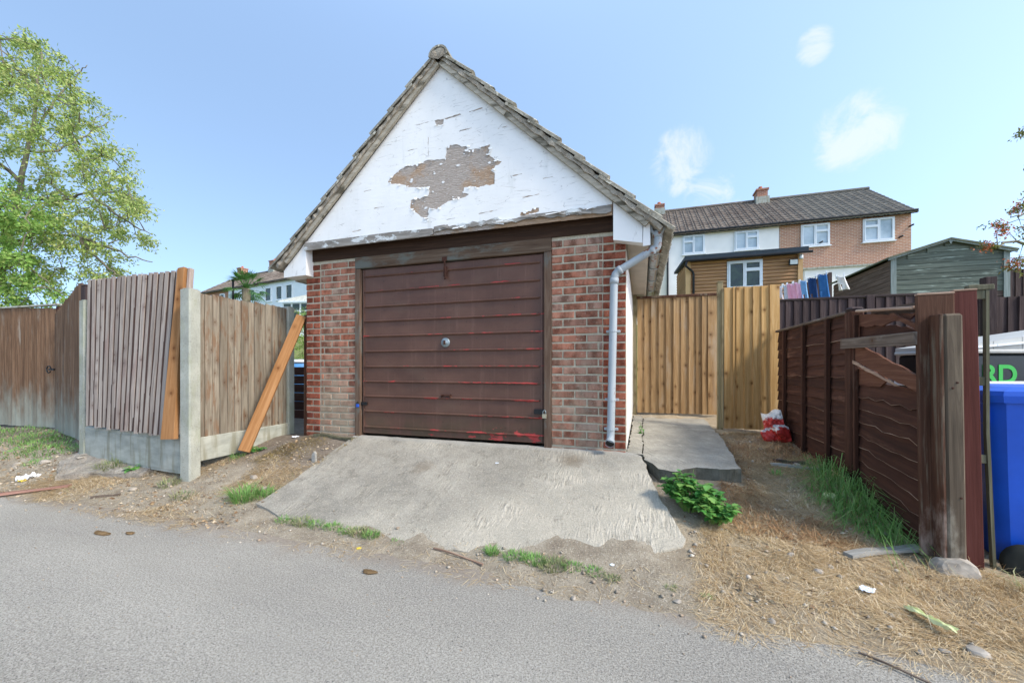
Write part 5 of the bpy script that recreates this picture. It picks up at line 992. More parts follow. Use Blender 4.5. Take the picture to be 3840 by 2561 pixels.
# ------------------------------------------------------------------ trees
def tree(name, label, base, limbs, clusters, leafmat, nleaf, lsize, crad, group=None, twig=.012, extra=None, berries=None, hang=.3):
    """limbs: list of (points, r0, r1); clusters: Nx3 leaf-clump centres; each clump is tied to the nearest branch by a curved twig"""
    t = thing(name, label, 'tree', base, (0, 0, 0), group); B = Vector(base); nodes = []; tb = MB(); 
    for pts, r0, r1 in limbs:
        P_ = [Vector(p) for p in pts]; fine = []
        for a, b in zip(P_[:-1], P_[1:]): fine += [a.lerp(b, q / 4) + Vector((random.uniform(-1, 1), random.uniform(-1, 1), random.uniform(-1, 1))) * .03 for q in range(4)]
        fine.append(P_[-1]); n = len(fine); tb.tube([q - B for q in fine], [r0 + (r1 - r0) * i / (n - 1) for i in range(n)], 8)
        nodes += [(q, r0 + (r1 - r0) * i / (n - 1)) for i, q in enumerate(fine)]
    tb.build('trunk', 'bark', t, True); tw = MB(); N_ = np.array([q[0] for q in nodes]); lp, ldv = [], []
    order = np.argsort([np.min(np.linalg.norm(N_ - c_, axis=1)) for c_ in clusters])
    for ci in order:
        c_ = Vector(clusters[ci]); dd = np.linalg.norm(N_ - np.array(c_), axis=1); a = Vector(N_[int(np.argmin(dd))]); L = (c_ - a).length
        m_ = a.lerp(c_, .5) + Vector((random.uniform(-.1, .1), random.uniform(-.1, .1), .16)) * L
        tw.tube([a - B, m_ - B, c_ - B], [min(.03, twig + L * .006), twig * .7, twig * .35], 5, cap=False); N_ = np.vstack([N_, np.array(m_)[None], np.array(a.lerp(c_, .75))[None], np.array(c_)[None]])
        k_ = max(6, int(nleaf * random.uniform(.5, 1.4))); ns = 4; out = (c_ - a).normalized()
        for s_ in range(ns):
            dv = Vector((random.gauss(0, 1), random.gauss(0, 1), random.gauss(0, .6))).normalized() * .8 + out * .7 + Vector((0, 0, -hang)); dv.normalize(); e = crad * random.uniform(.5, 1.25)
            tt = rng.random((k_ // ns, 1)); ps = np.array(c_) + np.array(dv) * tt * e + rng.normal(size=(k_ // ns, 3)) * crad * .13
            lp.append(ps); ldv.append(np.array(dv)[None] * .6 + rng.normal(size=(k_ // ns, 3)) * .7 + [0, 0, -.25])
            tw.tube([c_ - B, c_ + dv * e - B], [twig * .4, twig * .15], 3, cap=False)
    tw.build('branches', 'bark', t)['kind'] = 'stuff'
    lp = np.concatenate(lp); v, f = leaves_np(lp - np.array(B), np.concatenate(ldv), lsize, lsize * .42); np_mesh('crown', v, f, leafmat, t)
    if berries is not None:
        pos = np.repeat(np.array(berries), 60, 0) + rng.normal(size=(len(berries) * 60, 3)) * .05; v, f = leaves_np(pos - np.array(B), rng.normal(size=pos.shape), .022, .05); np_mesh('berries', v, f, 'berry', t, kind='stuff')
    return t
CPOS = np.array([0.131, -3.742, 1.18]); cth, sth = math.cos(R(17.96)), math.sin(R(17.96))
def at(xf, yf, D):
    """world point at lateral fraction xf and height fraction yf of depth D along the camera heading (used as a surveying aid)"""
    x = xf * D; return (CPOS[0] + x * cth - D * sth, CPOS[1] + x * sth + D * cth, CPOS[2] + yf * D)
def sv(xd, yd, D): return at((xd - 1175.5) * .0010889, (845 - yd) * .0010889, D)
def crown_pts(n, bound, ylo, yhi, xmin, D0, D1, thin=1.0):
    o = []
    while len(o) < n:
        yd = random.uniform(ylo, yhi); xb = np.interp(yd, bound[0], bound[1]); xd = random.uniform(xmin, xb)
        o.append(sv(xd, yd, random.uniform(D0, D1)))
    return np.array(o)
lb = ([60, 75, 100, 150, 200, 260, 330, 400, 450, 500, 550, 600, 650], [10, 60, 110, 170, 205, 245, 285, 300, 318, 345, 335, 325, 290])
trunk = [sv(-30, 760, 9.5), sv(8, 590, 9.5), sv(45, 430, 9.5), sv(72, 310, 9.5), sv(88, 210, 9.4), sv(95, 120, 9.4)]
limbs = [(trunk, .085, .015), ([sv(15, 560, 9.5), sv(100, 535, 9.2), sv(200, 548, 9.0), sv(300, 590, 8.8), sv(350, 602, 8.8)], .04, .008), ([sv(40, 450, 9.5), sv(130, 465, 9.2), sv(200, 440, 9.2), sv(280, 440, 9.3), sv(330, 470, 9.3)], .035, .008),
    ([sv(70, 350, 9.5), sv(130, 345, 9.7), sv(200, 310, 9.9), sv(250, 280, 10)], .032, .008), ([sv(72, 310, 9.5), sv(130, 230, 9.8), sv(180, 170, 10), sv(200, 150, 10)], .03, .007), ([sv(50, 420, 9.5), sv(-60, 330, 9.8), sv(-200, 250, 10)], .045, .01), ([sv(30, 480, 9.5), sv(-100, 430, 9.0), sv(-250, 420, 9)], .045, .01), ([sv(85, 230, 9.4), sv(30, 140, 9.4), sv(-40, 80, 9.4)], .03, .008), ([sv(180, 545, 9.0), sv(250, 620, 8.9), sv(290, 640, 8.8)], .03, .008), ([sv(200, 440, 9.2), sv(290, 510, 9.0), sv(350, 540, 9.0)], .03, .008)]
cl_ = crown_pts(560, lb, 75, 650, -330, 8.3, 11.0)
cl_ = np.array([c_ for c_ in cl_ if vnoise(c_[0] * .9 + c_[1], c_[2], 1.1, 3) > .38])
tree('tall_tree', 'tall airy light green tree rising behind the rusty brown gates', tuple(np.array(trunk[0]) * [1, 1, 0] + [0, 0, float(zg(trunk[0][0], trunk[0][1]))]), [([(trunk[0][0], trunk[0][1], float(zg(trunk[0][0], trunk[0][1])) - .1), trunk[0]], .11, .085)] + limbs, cl_, 'leaf_tree', 125, .085, .42)
db = ([425, 450, 500, 560, 620, 660, 690, 720], [20, 70, 110, 125, 130, 150, 172, 180])
dc = crown_pts(190, db, 430, 720, -420, 7.4, 9.0)
tr2 = [sv(-60, 800, 8.2), sv(-60, 600, 8.2), sv(-40, 480, 8.2)]
tree('dense_tree', 'dense bushy green tree overhanging the top of the rusty brown gates', tuple(np.array(tr2[0]) * [1, 1, 0] + [0, 0, .5]), [([(tr2[0][0], tr2[0][1], .45), tr2[0]], .12, .11), (tr2, .11, .03), ([sv(-60, 640, 8.2), sv(40, 600, 8.0), sv(100, 640, 7.9)], .05, .01), ([sv(-60, 600, 8.2), sv(-200, 560, 8.0), sv(-300, 520, 8)], .05, .01)], dc, 'leaf_shrub', 230, .075, .42)
rw = [sv(2345, 300, 6.2), sv(2340, 475, 6.0), sv(2322, 490, 6.1), sv(2295, 520, 6.0), sv(2305, 535, 6.2), sv(2268, 568, 6.1), sv(2345, 520, 6.2), sv(2350, 600, 6.3), sv(2325, 608, 6.3), sv(2350, 550, 6.0), sv(2340, 590, 6.2)]
rx = [sv(random.uniform(2375, 2560), random.uniform(230, 640), random.uniform(5.6, 7.2)) for _ in range(60)] + [sv(random.uniform(2390, 2500), random.uniform(240, 420), random.uniform(6.0, 6.8)) for _ in range(40)]
rb = sv(2480, 845, 6.6)
tree('rowan_tree', 'rowan branches with orange berries reaching over the green shed', (rb[0], rb[1], float(zg(rb[0], rb[1]))), [([(rb[0], rb[1], float(zg(rb[0], rb[1])) - .1), sv(2480, 700, 6.6), sv(2460, 560, 6.5), sv(2440, 420, 6.4), sv(2430, 300, 6.4)], .11, .03), ([sv(2465, 600, 6.5), sv(2380, 560, 6.2), sv(2310, 560, 6.1), sv(2275, 572, 6.1)], .035, .006), ([sv(2450, 500, 6.5), sv(2370, 490, 6.2), sv(2320, 500, 6.1)], .03, .006)],
     np.array(rw + rx), 'leaf_rowan', 60, .05, .16, berries=[rw[i] for i in (1, 3, 4, 5, 7, 8)] + rx[:14], twig=.006)
def bush(name, label, base, n, rx_, rz_, mat, lsize, nl, cat='bush'):
    b = np.array(base); c_ = [b + [random.uniform(-rx_, rx_), random.uniform(-rx_, rx_), rz_ * (.35 + .75 * random.random())] for _ in range(n)]
    c_ = [q for q in c_ if ((q - b)[:2] ** 2).sum() / rx_ ** 2 < 1.0]; o = tree(name, label, tuple(base), [([tuple(b - [0, 0, .05]), tuple(b + [0, 0, rz_ * .6])], .03, .01)], np.array(c_), mat, nl, lsize, rx_ * .35, twig=.006); o['category'] = cat; return o
yb = sv(700, 845, 9.0); bush('bush', 'yellow green bush beyond the slim post beside the garage', (yb[0], yb[1], float(zg(yb[0], yb[1]))), 40, .55, 1.75, 'leaf_shrub', .05, 80)
# palm
pz = sv(565, 845, 13); zb_ = float(zg(pz[0], pz[1])); t = thing('palm_tree', 'small spiky palm above the red garden shed roof', 'palm', (pz[0], pz[1], zb_)); topz = 3.75 - zb_
MB().tube([(0, 0, -.1), (.05, 0, topz * .5), (0, 0, topz)], [.13, .11, .12], 8).build('trunk', 'bark', t, True); V_, F_ = [], []; nf = 0
for q in range(26):
    az = q * 2.4; el = R(random.uniform(-35, 70)); d_ = Vector((math.cos(az) * math.cos(el), math.sin(az) * math.cos(el), math.sin(el))); hub = Vector((0, 0, topz)) + d_ * .38; sd_ = d_.cross(Vector((0, 0, 1))).normalized(); mb = MB()
    mb.tube([(0, 0, topz), hub], [.015, .008], 4, cap=False)
    for f_ in range(13):
        a_ = R(-75 + f_ * 12.5); e_ = d_ * math.cos(a_) + sd_ * math.sin(a_); tip = hub + e_ * .38 + Vector((0, 0, -.05 - .06 * abs(f_ - 6) / 6)); wv = e_.cross(Vector((0, 0, 1))).normalized() * .018; b0 = len(mb.v); mb.v += [tuple(hub), tuple(hub + e_ * .2 + wv), tuple(tip), tuple(hub + e_ * .2 - wv)]; mb.f += [(b0, b0 + 1, b0 + 2, b0 + 3)]
    mb.build('frond', 'palm_leaf', t)
t = thing('washing_pole', 'thin dark pole standing beside the palm', 'pole', (sv(535, 845, 13)[0], sv(535, 845, 13)[1], .9)); MB().tube([(0, 0, 0), (0, 0, 3.1)], .03, 8).build('shaft', 'black_pipe', t, True); MB().lathe([(0, 0), (.05, 0), (.05, .05), (0, .07)], 8, Matrix.Translation((0, 0, 3.1))).build('cap', 'black_pipe', t)

# ------------------------------------------------------------------ ground cover
def zs(x, y):
    """walking surface incl. drive and path"""
    x = np.asarray(x, float); y = np.asarray(y, float); z = zground(x, y); z = np.maximum(z, np.where(y < -1.35, 0, -9))
    on = (x > -2.86) & (x < np.interp(-y, [-.05, 0, .1, .65, 1.07, 1.3, 1.5], [.03, .05, .13, .25, .38, .28, .05])) & (y > -1.40) & (y < 0); return np.where(on, np.maximum(z, .437 + .29 * y), z)
def scatter(n, x0, x1, y0, y1, keep=None):
    x = rng.uniform(x0, x1, n); y = rng.uniform(y0, y1, n)
    if keep is not None: m_ = keep(x, y) > rng.random(n); x, y = x[m_], y[m_]
    return x, y
def off_slabs(x, y): return ~((x > -2.84) & (x < np.interp(-y, [-.05, .1, .65, 1.07, 1.3, 1.5], [.05, .13, .25, .38, .28, .05])) & (y > -1.38) & (y < .02)) & ~((x > 0) & (x < .9) & (y > -.28)) & ~((x > -3.65) & (x < 0) & (y > 0))
def lay(x, y, lmin, lmax, wd, mat, name, label, tilt=.25, lift=.004):
    n = len(x); a = 12.6 * vnoise(x, y, 2.3, 77) + rng.normal(0, .75, n); d = np.stack([np.cos(a), np.sin(a), rng.normal(0, tilt, n)], 1); L = rng.uniform(lmin, lmax, n); p = np.stack([x, y, zs(x, y) + rng.uniform(0, lift, n)], 1)
    tip = p + d * L[:, None]; gz = zs(tip[:, 0], tip[:, 1]) + .002; d[:, 2] = np.maximum(d[:, 2], (gz - p[:, 2]) / L)
    v, f = blades_np(p, d, L, wd * (.6 + .8 * rng.random(n)), .15); np_mesh(name, v, f, mat, kind='stuff', label=label)
def dens_r(x, y):
    edge = np.clip((x - np.interp(-y, [-1.6, 0, .3, .9, 1.2, 1.7], [.85, .85, .80, .42, .40, .35])) / .15, 0, 1) * np.clip((y + 1.85) / .4, 0, 1)
    return edge * (.25 + .75 * vnoise(x, y, 3.0, 8)) * np.clip(vnoise(x, y, 2.4, 18) * 2.8 - .6, .12, 1) * np.clip(vnoise(x, y, 9, 19) * 1.8, .2, 1)
x, y = scatter(300000, .3, 1.95, -1.8, 1.75, dens_r); m_ = off_slabs(x, y) & ~((x > 1.66) & (y > -.8)); lay(x[m_], y[m_], .02, .11, .0017, 'straw', 'straw', 'flattened dry straw on the verge beside the drive', .22, .012)
x, y = scatter(22000, .7, 1.68, -.9, 1.75, lambda x, y: np.clip(vnoise(x, y, 2.5, 9) * 2 - .7, 0, 1)); m_ = off_slabs(x, y); lay(x[m_], y[m_], .03, .10, .0035, 'straw_red', 'dead_weeds', 'rusty brown dead weeds along the lap fence', .6, .02)
x, y = scatter(16000, 1.0, 2.05, -1.55, -.75, lambda x, y: np.clip((x - 1.2) * 1.3, 0, 1) * vnoise(x, y, 4, 4)); lay(x, y, .05, .16, .002, 'straw', 'straw', 'upright dry straw tufts around the stout fence post', .75, .01)
def dens_l(x, y): return np.clip((y + 1.75) / .25, 0, 1) * np.clip((-.55 - y) / .3, 0, 1) * np.clip(vnoise(x, y, 2.2, 21) * 2.6 - .9, .03, 1)
x, y = scatter(60000, -5.6, -2.75, -1.75, -.4, dens_l); m_ = off_slabs(x, y); lay(x[m_], y[m_], .02, .13, .002, 'straw', 'straw', 'dry straw along the verge below the corner post', .22, .012)
x, y = scatter(14000, -9, -4.2, -1.7, -.3, lambda x, y: np.clip(vnoise(x, y, 2, 31) * 2.2 - .8, 0, 1)); lay(x, y, .02, .12, .002, 'straw', 'straw', 'sparse dry straw in front of the rusty brown gates', .25, .01)
x, y = scatter(7000, -3.6, -2.75, -.75, -.05, lambda x, y: np.clip(vnoise(x, y, 4, 41) * 2 - .5, 0, 1)); m_ = off_slabs(x, y); lay(x[m_], y[m_], .02, .07, .003, 'moss_dry', 'dead_moss', 'brown dry moss at the foot of the brick pier', .5, .01)
x, y = scatter(2500, -2.7, .5, -1.72, -1.38, lambda x, y: vnoise(x, y, 3, 51) ** 2); lay(x, y, .02, .10, .0025, 'straw', 'straw', 'wisps of straw along the lower edge of the drive', .15, .006)
def flakes(n, x0, x1, y0, y1, sz, mat, name, label, keep):
    x, y = scatter(n, x0, x1, y0, y1, keep); m_ = off_slabs(x, y); x, y = x[m_], y[m_]; n = len(x); d = np.stack([rng.normal(size=n), rng.normal(size=n), rng.normal(0, .15, n)], 1)
    v, f = leaves_np(np.stack([x, y, zs(x, y) + .006], 1), d, sz, sz * .7); np_mesh(name, v, f, mat, kind='stuff', label=label)
flakes(1700, -6.4, -2.8, -1.65, -.15, .030, 'litter', 'leaf_litter', 'pale dead leaves and bark scraps under the corner post', lambda x, y: vnoise(x, y, 2.6, 101))
flakes(2200, .4, 1.66, -1.5, 1.75, .026, 'litter', 'leaf_litter', 'dead leaves and bark scraps among the straw', lambda x, y: vnoise(x, y, 2.6, 111))
flakes(1500, -9, -5.2, -1.7, -.2, .035, 'litter', 'leaf_litter', 'pale dead leaves in front of the rusty brown gates', lambda x, y: vnoise(x, y, 2.2, 121))
x, y = scatter(900, .5, 1.62, -1.5, 1.2, lambda x, y: np.clip(vnoise(x, y, 3.2, 131) * 3 - 1.9, 0, 1)); m_ = off_slabs(x, y); lay(x[m_], y[m_], .02, .06, .0035, 'grass_dull', 'green_shoots', 'thin green shoots among the straw', 1.2, .004)
x, y = scatter(1500, -6, -2.9, -1.5, -.6, lambda x, y: np.clip(vnoise(x, y, 2.8, 141) * 3 - 1.8, 0, 1)); m_ = off_slabs(x, y); lay(x[m_], y[m_], .02, .07, .0035, 'grass_dull', 'green_shoots', 'thin green shoots below the corner post', 1.2, .004)
# loose stones
def pebbles(n, x0, x1, y0, y1, r0, r1, name, label, keep=None, emb=.35):
    x, y = scatter(n, x0, x1, y0, y1, keep); n = len(x); ph = np.array([[0, 0, 1], [0, 0, -1], [1, 0, 0], [-1, 0, 0], [0, 1, 0], [0, -1, 0]], float); tri = np.array([[0, 2, 4], [0, 4, 3], [0, 3, 5], [0, 5, 2], [1, 4, 2], [1, 3, 4], [1, 5, 3], [1, 2, 5]])
    r_ = r0 + (r1 - r0) * rng.random(n) ** 3; s = rng.uniform(.6, 1.3, (n, 6, 1)) * r_[:, None, None] * np.array([1, 1, .65]); a = rng.uniform(0, 6.28, n); c_, q = np.cos(a)[:, None], np.sin(a)[:, None]; v = ph[None] * s
    v = np.stack([v[:, :, 0] * c_ - v[:, :, 1] * q, v[:, :, 0] * q + v[:, :, 1] * c_, v[:, :, 2]], -1) + np.stack([x, y, zs(x, y) + r_ * emb], 1)[:, None]
    np_mesh(name, v.reshape(-1, 3), (np.arange(n)[:, None, None] * 6 + tri).reshape(-1, 3), 'pebble', kind='stuff', label=label)
edgek = lambda x, y: np.clip(1 - np.abs(y + 1.55) / .35, 0, 1) ** 1.5 * (.3 + .7 * vnoise(x, y, 2, 61))
pebbles(3200, -6, 2.0, -2.0, -1.2, .002, .016, 'gravel', 'loose gravel along the edge of the lane', edgek)
pebbles(2200, -5.8, -2.8, -1.5, -.2, .002, .014, 'gravel', 'small stones in the soil under the corner post', lambda x, y: off_slabs(x, y) * vnoise(x, y, 3, 71))
pebbles(1800, .4, 1.66, -1.6, 1.8, .003, .020, 'gravel', 'stones showing through the straw verge', lambda x, y: off_slabs(x, y) * vnoise(x, y, 2.5, 81))
pebbles(1600, -6, 2.2, -3.4, -1.7, .001, .006, 'gravel', 'scattered grit on the lane')
pebbles(1500, -9, -5.2, -1.7, -.3, .003, .022, 'gravel', 'stones in front of the rusty brown gates', lambda x, y: vnoise(x, y, 2, 91))
pebbles(500, -2.8, .2, -1.35, -.05, .001, .006, 'gravel', 'crumbs of grit on the concrete drive')
# individual larger stones
for i, (x, y, r_) in enumerate([(1.05, -1.16, .025), (1.12, -1.10, .02), (1.0, -1.22, .018), (.95, -1.05, .022), (.70, -1.62, .02), (.30, -1.60, .017), (-.2, -1.70, .016), (1.32, -1.62, .02), (1.22, -1.66, .015), (1.35, .55, .03), (1.45, .45, .035), (-4.35, -1.30, .03), (-3.3, -.95, .035), (-3.05, -1.05, .03), (-5.0, -1.5, .022), (-6.2, -1.1, .05), (-6.5, -1.2, .04)]):
    put('stone', rock_me('stone', r_, 'stone', 20 + i, (1.2, .9, .7), 2), None, (x, y, float(zs(x, y)) + r_ * .3), (0, 0, i * 1.3), label='small pale loose stone half sunk in the verge', cat='stone', group='loose stones on the verge')
# grass tufts and weeds
def tuft(name, label, x, y, n, h, sp, mat='grass', wd=.005, drp=.6, cat='grass tuft', group=None, grow=None):
    a = rng.uniform(0, 6.283, n); rr = sp * np.sqrt(rng.random(n)); px = rr * np.cos(a); py = rr * np.sin(a) * .7
    if grow is not None: px, py = px * grow[0], py * grow[1]
    b = np.stack([px, py, zs(x + px, y + py) - float(zs(x, y)) - .005], 1); d = np.stack([np.cos(a) * .45 + rng.normal(0, .3, n), np.sin(a) * .45 + rng.normal(0, .3, n), np.full(n, 1.0)], 1); L = h * rng.uniform(.4, 1.15, n)
    v, f = blades_np(b, d, L, wd * (.6 + .7 * rng.random(n)), drp); o = np_mesh(name, v, f, mat, label=label, cat=cat, group=group); o.location = (x, y, float(zs(x, y))); return o
tuft('grass_tuft', 'bright green grass tuft beside the lower corner of the drive', -3.10, -1.20, 260, .20, .11); tuft('grass_tuft', 'smaller green tuft next to the bright tuft beside the drive', -2.95, -1.12, 120, .15, .08, 'grass')
tuft('grass_tuft', 'dull low weeds at the lane edge below the corner post', -3.70, -1.30, 90, .08, .10, 'grass_dull')
EDGE = 'low green grass tuft growing along the bottom edge of the drive'
for (x, y, n, h, sp) in [(-2.43, -1.40, 110, .045, .07), (-2.27, -1.40, 170, .06, .08), (-2.15, -1.40, 120, .05, .07), (-1.98, -1.41, 130, .05, .07), (-1.85, -1.42, 120, .05, .06), (-1.74, -1.43, 190, .06, .08), (-1.63, -1.44, 160, .06, .06), (-.75, -1.42, 120, .075, .04), (-.60, -1.44, 150, .055, .07), (-.48, -1.45, 200, .06, .07), (-.36, -1.47, 220, .065, .08), (-.25, -1.46, 110, .045, .06), (-.12, -1.47, 120, .04, .05), (-.02, -1.50, 90, .04, .04), (.28, -1.50, 50, .03, .03), (.45, -1.53, 40, .03, .03), (-1.42, -1.44, 40, .03, .05)]:
    tuft('grass_tuft', EDGE, x, y, n, h, sp, 'grass' if random.random() < .75 else 'grass_dull', .004, .5, group='grass tufts along the drive edge')
tuft('grass_tuft', 'small green weed alone in the straw between path and fence', 1.18, .05, 50, .10, .04, 'grass'); tuft('grass_tuft', 'thin green grass around the wheel of the blue bin', 2.05, -.98, 40, .16, .08, 'grass_dull')
def sward(name, label, spots, mat, wd, drp):
    """ground cover nobody could count: many overlapping tufts as one mesh"""
    vs_, fs_, k_ = [], [], 0
    for (x, y, n, h, sp) in spots:
        a = rng.uniform(0, 6.283, n); rr = sp * np.sqrt(rng.random(n)); px = x + rr * np.cos(a); py = y + rr * np.sin(a) * .7; b = np.stack([px, py, zs(px, py) - .005], 1)
        d = np.stack([np.cos(a) * .45 + rng.normal(0, .35, n), np.sin(a) * .45 + rng.normal(0, .35, n), np.full(n, 1.0)], 1); v, f = blades_np(b, d, h * rng.uniform(.4, 1.15, n), wd * (.6 + .7 * rng.random(n)), drp); vs_.append(v); fs_.append(f + k_); k_ += len(v)
    np_mesh(name, np.concatenate(vs_), np.concatenate(fs_), mat, kind='stuff', label=label)
sward('grass', 'short green grass in front of the rusty brown gates', [(-8.4, -.45, 260, .10, .35), (-7.7, -.66, 300, .10, .38), (-7.1, -.75, 300, .09, .35), (-6.7, -.86, 260, .10, .3), (-7.2, -.42, 220, .09, .3), (-8.9, -.6, 250, .1, .4), (-7.1, -1.02, 160, .08, .25), (-8.0, -1.0, 160, .07, .3), (-6.3, -.78, 150, .09, .2), (-6.35, -1.1, 120, .07, .15), (-7.5, -.5, 300, .1, .5)], 'grass', .006, .6)
sward('long_grass', 'long bent green grass growing against the lap fence', [(1.58, .22, 40, .34, .10), (1.56, .05, 75, .40, .12), (1.56, -.12, 90, .40, .13), (1.54, -.30, 110, .38, .15), (1.56, -.50, 110, .34, .15), (1.60, -.66, 80, .28, .12), (1.44, -.40, 60, .24, .14), (1.50, -.2, 60, .2, .18), (1.45, -.62, 50, .16, .15)], 'grass', .0055, 2.3)
tuft('grass_tuft', 'spindly weed tuft against the gravel board of the leaning panel', -5.15, -1.04, 200, .20, .14, 'grass_dull', .005, .9); tuft('grass_tuft', 'low weeds at the foot of the thick concrete post', -4.1, -1.16, 90, .10, .10, 'grass_dull'); tuft('grass_tuft', 'small weeds at the gravel board behind the thick post', -3.92, -.62, 80, .09, .09, 'grass')
def weed(label, x, y, n, rad, h, ls, mat='leaf_dark'):
    t = thing('weed_plant', label, 'weed', (x, y, float(zs(x, y)))); ns = max(5, n // 14); st = MB(); lp, ld = [], []
    for q in range(ns):
        a = random.uniform(0, 6.28); rr = rad * random.random() ** .5; tip = Vector((rr * math.cos(a), rr * math.sin(a) * .8, h * random.uniform(.55, 1.05) * (1 - .4 * rr / rad))); st.tube([(tip.x * .25, tip.y * .25, 0), tip * .6 + Vector((0, 0, .02)), tip], [.004, .003, .0015], 4, cap=False)
        for k_ in range(n // ns):
            b = tip * random.uniform(.45, 1.0); lp.append(b); aa = random.uniform(0, 6.28); ld.append((math.cos(aa), math.sin(aa), random.uniform(-.35, .35)))
    st.build('stems', 'leaf_shrub', t)['kind'] = 'stuff'; lp = np.array(lp); ld = norm(np.array(ld)); n_ = len(lp); up = np.array([[0, 0, 1.]]); sdv = norm(np.cross(ld, up)); L = (ls * rng.uniform(.5, 1.2, n_))[:, None]; w_ = L * .8
    V = np.stack([lp, lp + ld * L * .3 + sdv * w_ * .5, lp + ld * L * .65 + sdv * w_ * .38, lp + ld * L - up * L * .18, lp + ld * L * .65 - sdv * w_ * .38, lp + ld * L * .3 - sdv * w_ * .5, lp + ld * L * .5 - up * L * .10], 1).reshape(-1, 3); i = np.arange(n_)[:, None] * 7
    np_mesh('foliage', V, np.concatenate([i + [6, q, (q + 1) % 6] for q in range(6)]), mat, t)
weed('leafy green weed beside the path slab and the drive', .44, -.70, 620, .21, .33, .058); weed('leafy green weed spilling towards the straw', .59, -.82, 360, .16, .24, .055); weed('small leafy weed at the gravel board under the leaning panel', -4.80, -1.05, 50, .08, .10, .05); weed('small leafy weed at the foot of the propped plank', -3.80, -.50, 40, .08, .08, .05)
weed('thin leafy weed growing in the joint beside the garage wall', .137, 1.05, 60, .05, .22, .03)
# broken slab, debris and litter
o = slab('broken_slab', ([.75, .9, 1.1, 1.4], [-5.95, -6.02, -5.95, -5.45]), ([.75, .9, 1.1, 1.2, 1.4], [-5.2, -4.65, -4.6, -5.0, -5.2]), (-.80, ([0, .3, .6, 1], [-1.18, -1.36, -1.30, -1.12])), lambda x, y: float(zg(x, y)) + .035 + .06 * max(0, -1.0 - y), .14, 'broken', 'broken pale concrete slab in front of the leaning panel', nu=26, nv=18, rough=.012)
o['category'] = 'slab'; o['kind'] = 'thing'
for q in range(5):
    x_, y_ = random.uniform(-6.0, -5.6), random.uniform(-1.0, -.75); put('concrete_chip', rock_me('concrete_chip', .04, 'stone', 60 + q, (1.6, 1, .35), 1), None, (x_, y_, float(zg(x_, y_)) + .045), (0, 0, q), label=['flat concrete chip lying on the broken slab'] [0], cat='concrete chip', group='concrete chips by the gates')
for lab, x, y, z, L, wd, rz, mat, th in [('reddish split board lying at the lane edge', -5.33, -1.60, .0, .62, .06, 42, 'red_plank', .016), ('grey plank offcut leaning towards the stout fence post', 1.48, -.86, 0, .52, .055, 28, 'grey_plank', .02), ('thin pale plank lying in the straw by the lap fence', 1.42, .31, 0, .42, .045, 3, 'grey_plank', .018), ('short timber offcut beside the thin pale plank', 1.40, .48, 0, .25, .04, 8, 'lap_grey', .02), ('mossy timber strip at the foot of the brick pier', -3.15, -.10, 0, .55, .05, -3, 'green_stick', .03), ('dark stick lying on the lane edge', -4.45, -1.45, 0, .22, .018, 30, 'lap_grey', .014), ('thin dark stick lying across the lane edge', 1.08, -1.80, 0, .24, .008, -35, 'lap_grey', .006), ('thin straw coloured stick below the drive', -.95, -1.50, 0, .38, .01, -12, 'lap_raw', .008)]:
    mb = MB(); nseg = 6
    for i in range(nseg + 1):
        u = i / nseg; w_ = wd / 2 * (1 - .15 * math.sin(u * 5)); b = th * (1 + .3 * math.sin(u * 7)); bend = .03 * L * math.sin(u * 3.14); mb.v += [(-L / 2 + L * u, -w_ + bend, 0), (-L / 2 + L * u, w_ + bend, 0), (-L / 2 + L * u, w_ + bend, b), (-L / 2 + L * u, -w_ + bend, b)]
    for i in range(nseg): mb.f += [(4 * i + j, 4 * i + (j + 1) % 4, 4 * i + 4 + (j + 1) % 4, 4 * i + 4 + j) for j in range(4)]
    mb.f += [(0, 1, 2, 3), tuple(4 * nseg + j for j in (3, 2, 1, 0))]
    za = float(zs(x - L / 2 * math.cos(R(rz)), y - L / 2 * math.sin(R(rz)))); zb_ = float(zs(x + L / 2 * math.cos(R(rz)), y + L / 2 * math.sin(R(rz))))
    o = mb.build('plank' if wd > .03 else 'stick', mat, None, loc=(x, y, (za + zb_) / 2 + .006), label=lab, cat='plank' if wd > .03 else 'stick'); o.rotation_euler = (0, -math.atan2(zb_ - za, L), R(rz))
t = thing('timber_peg', 'short weathered timber stub standing at the edge of the drive', 'peg', (-2.96, -.57, .22)); MB().prism([(-.022, 0), (.022, 0), (.020, .11), (.004, .135), (-.022, .10)], -.012, .012).build('stub', 'grey_plank', t)
def scrap(name, label, cat, x, y, s, mat, amp=.25, seed=0, sq=(1, 1, .4), n=4):
    rn = random.Random(seed); mb = MB(); N = n * 2
    for i in range(N + 1):
        for j in range(N + 1):
            u, w_ = i / N - .5, j / N - .5; k_ = 1 - .35 * (abs(u) * abs(w_)) * 4 * rn.random(); mb.v.append((u * s * 2 * sq[0] * k_, w_ * s * 2 * sq[1] * k_, s * sq[2] * (.2 + rn.uniform(-amp, amp) + .4 * math.sin(i * 1.9 + seed) * math.sin(j * 1.7))))
    for i in range(N):
        for j in range(N): mb.f.append((i * (N + 1) + j, (i + 1) * (N + 1) + j, (i + 1) * (N + 1) + j + 1, i * (N + 1) + j + 1))
    o = mb.build(name, mat, None, loc=(x, y, float(zs(x, y)) + s * sq[2] * .35), label=label, cat=cat); sm = o.modifiers.new('thick', 'SOLIDIFY'); sm.thickness = .002; o.rotation_euler = (0, 0, seed); return o
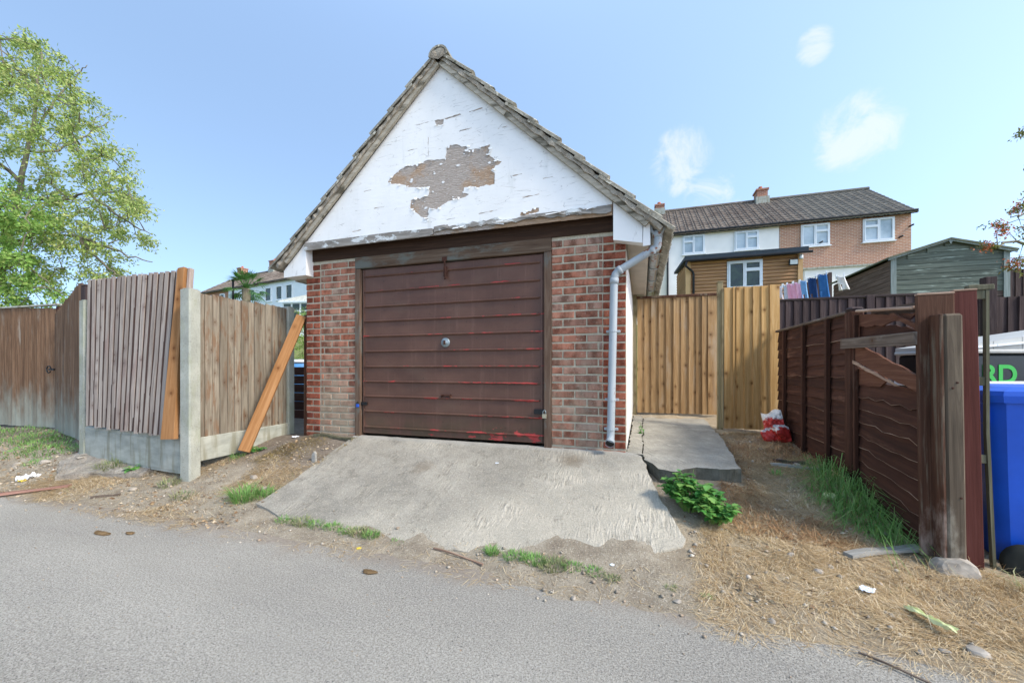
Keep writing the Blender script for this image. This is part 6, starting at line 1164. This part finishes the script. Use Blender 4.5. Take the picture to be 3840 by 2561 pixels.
scrap('paper_scrap', 'white paper scrap lying in the straw', 'paper', 1.20, -1.30, .030, 'paper', seed=1).location.z += .02; scrap('paper_scrap', 'crumpled white litter beside the broken slab', 'paper', -5.88, -1.36, .075, 'paper', .6, 2, (1.3, .8, .5)); scrap('paper_scrap', 'small yellow litter beside the crumpled white litter', 'paper', -5.78, -1.44, .04, 'yellow', .5, 3, (1.5, .7, .4))
scrap('paper_scrap', 'tiny white scrap on the lower corner of the drive', 'paper', -.03, -1.39, .012, 'paper', seed=4); scrap('paper_scrap', 'tiny white scrap on the drive near the garage door', 'paper', -1.10, -.38, .016, 'paper', seed=5); scrap('paper_scrap', 'white scrap beside the slim post and the brick pier', 'paper', -3.78, -.02, .035, 'paper', seed=6); scrap('dead_leaf', 'yellow leaf on the lane below the drive', 'leaf', -1.62, -1.57, .016, 'yellow', seed=7)
scrap('foam_strip', 'pale yellow foam strip lying on the straw', 'foam strip', 1.36, -1.46, .048, 'foam', .4, 8, (.33, 2.0, .4))
fo_ = bpy.data.objects['foam_strip']; fo_.rotation_euler = (0, 0, R(28)); fo_.location.z += .022
put('sponge', rock_me('sponge', .045, 'foam', 71, (1.2, .9, .8), 2), None, (1.44, -.26, float(zs(1.44, -.26)) + .03), label='pale crumpled foam lump beside the long grass', cat='foam lump')
for i, (x, y, r_, sx) in enumerate([(-3.53, -1.93, .05, 1.6), (-3.34, -1.87, .03, 1.5), (-1.36, -1.80, .035, 1.5)]): put('dirt_clod', rock_me('dirt_clod', r_, 'clod', 80 + i, (sx, .7, .22), 3, .9), None, (x, y, .006), label=['long brown dirt clod lying on the lane', 'small brown dirt clod beside the long one on the lane', 'brown dirt clod on the lane below the drive'][i], cat='dirt clod')
# plastic sack
bm = bmesh.new(); bmesh.ops.create_grid(bm, x_segments=14, y_segments=14, size=.5); rn = random.Random(5); top = [v.co.copy() for v in bm.verts]; bm.free(); mb = MB(); N = 14
for sgn in (1, -1):
    for i in range(N + 1):
        for j in range(N + 1):
            u, w_ = i / N - .5, j / N - .5; e = max(0, (1 - (2 * u) ** 4) * (1 - (2 * w_) ** 4)); pk = .034 * math.sin(9 * u + 7 * w_) + .02 * abs(math.sin(14 * u * w_ + 6 * u)) + .014 * math.sin(17 * u - 11 * w_) + .01 * math.sin(25 * w_ + u * 5); mb.v.append((u * .21 * (1 + .3 * (w_ < -.0)) + .02 * w_, sgn * e * (.075 + pk) * (1.2 - w_), (w_ + .5) * .36 + .015 * math.sin(8 * u) * (w_ > .3)))
    o_ = 0 if sgn == 1 else (N + 1) ** 2
    for i in range(N):
        for j in range(N): mb.f.append(tuple(o_ + q for q in (i * (N + 1) + j, (i + 1) * (N + 1) + j, (i + 1) * (N + 1) + j + 1, i * (N + 1) + j + 1)))
t = thing('plastic_sack', 'red and white crumpled plastic sack against the lap fence', 'sack', (1.56, 1.30, .355), (R(-10), R(-20), R(-35))); mb.build('sack', 'bag_red', t, True)
# turf in the gardens seen through gaps
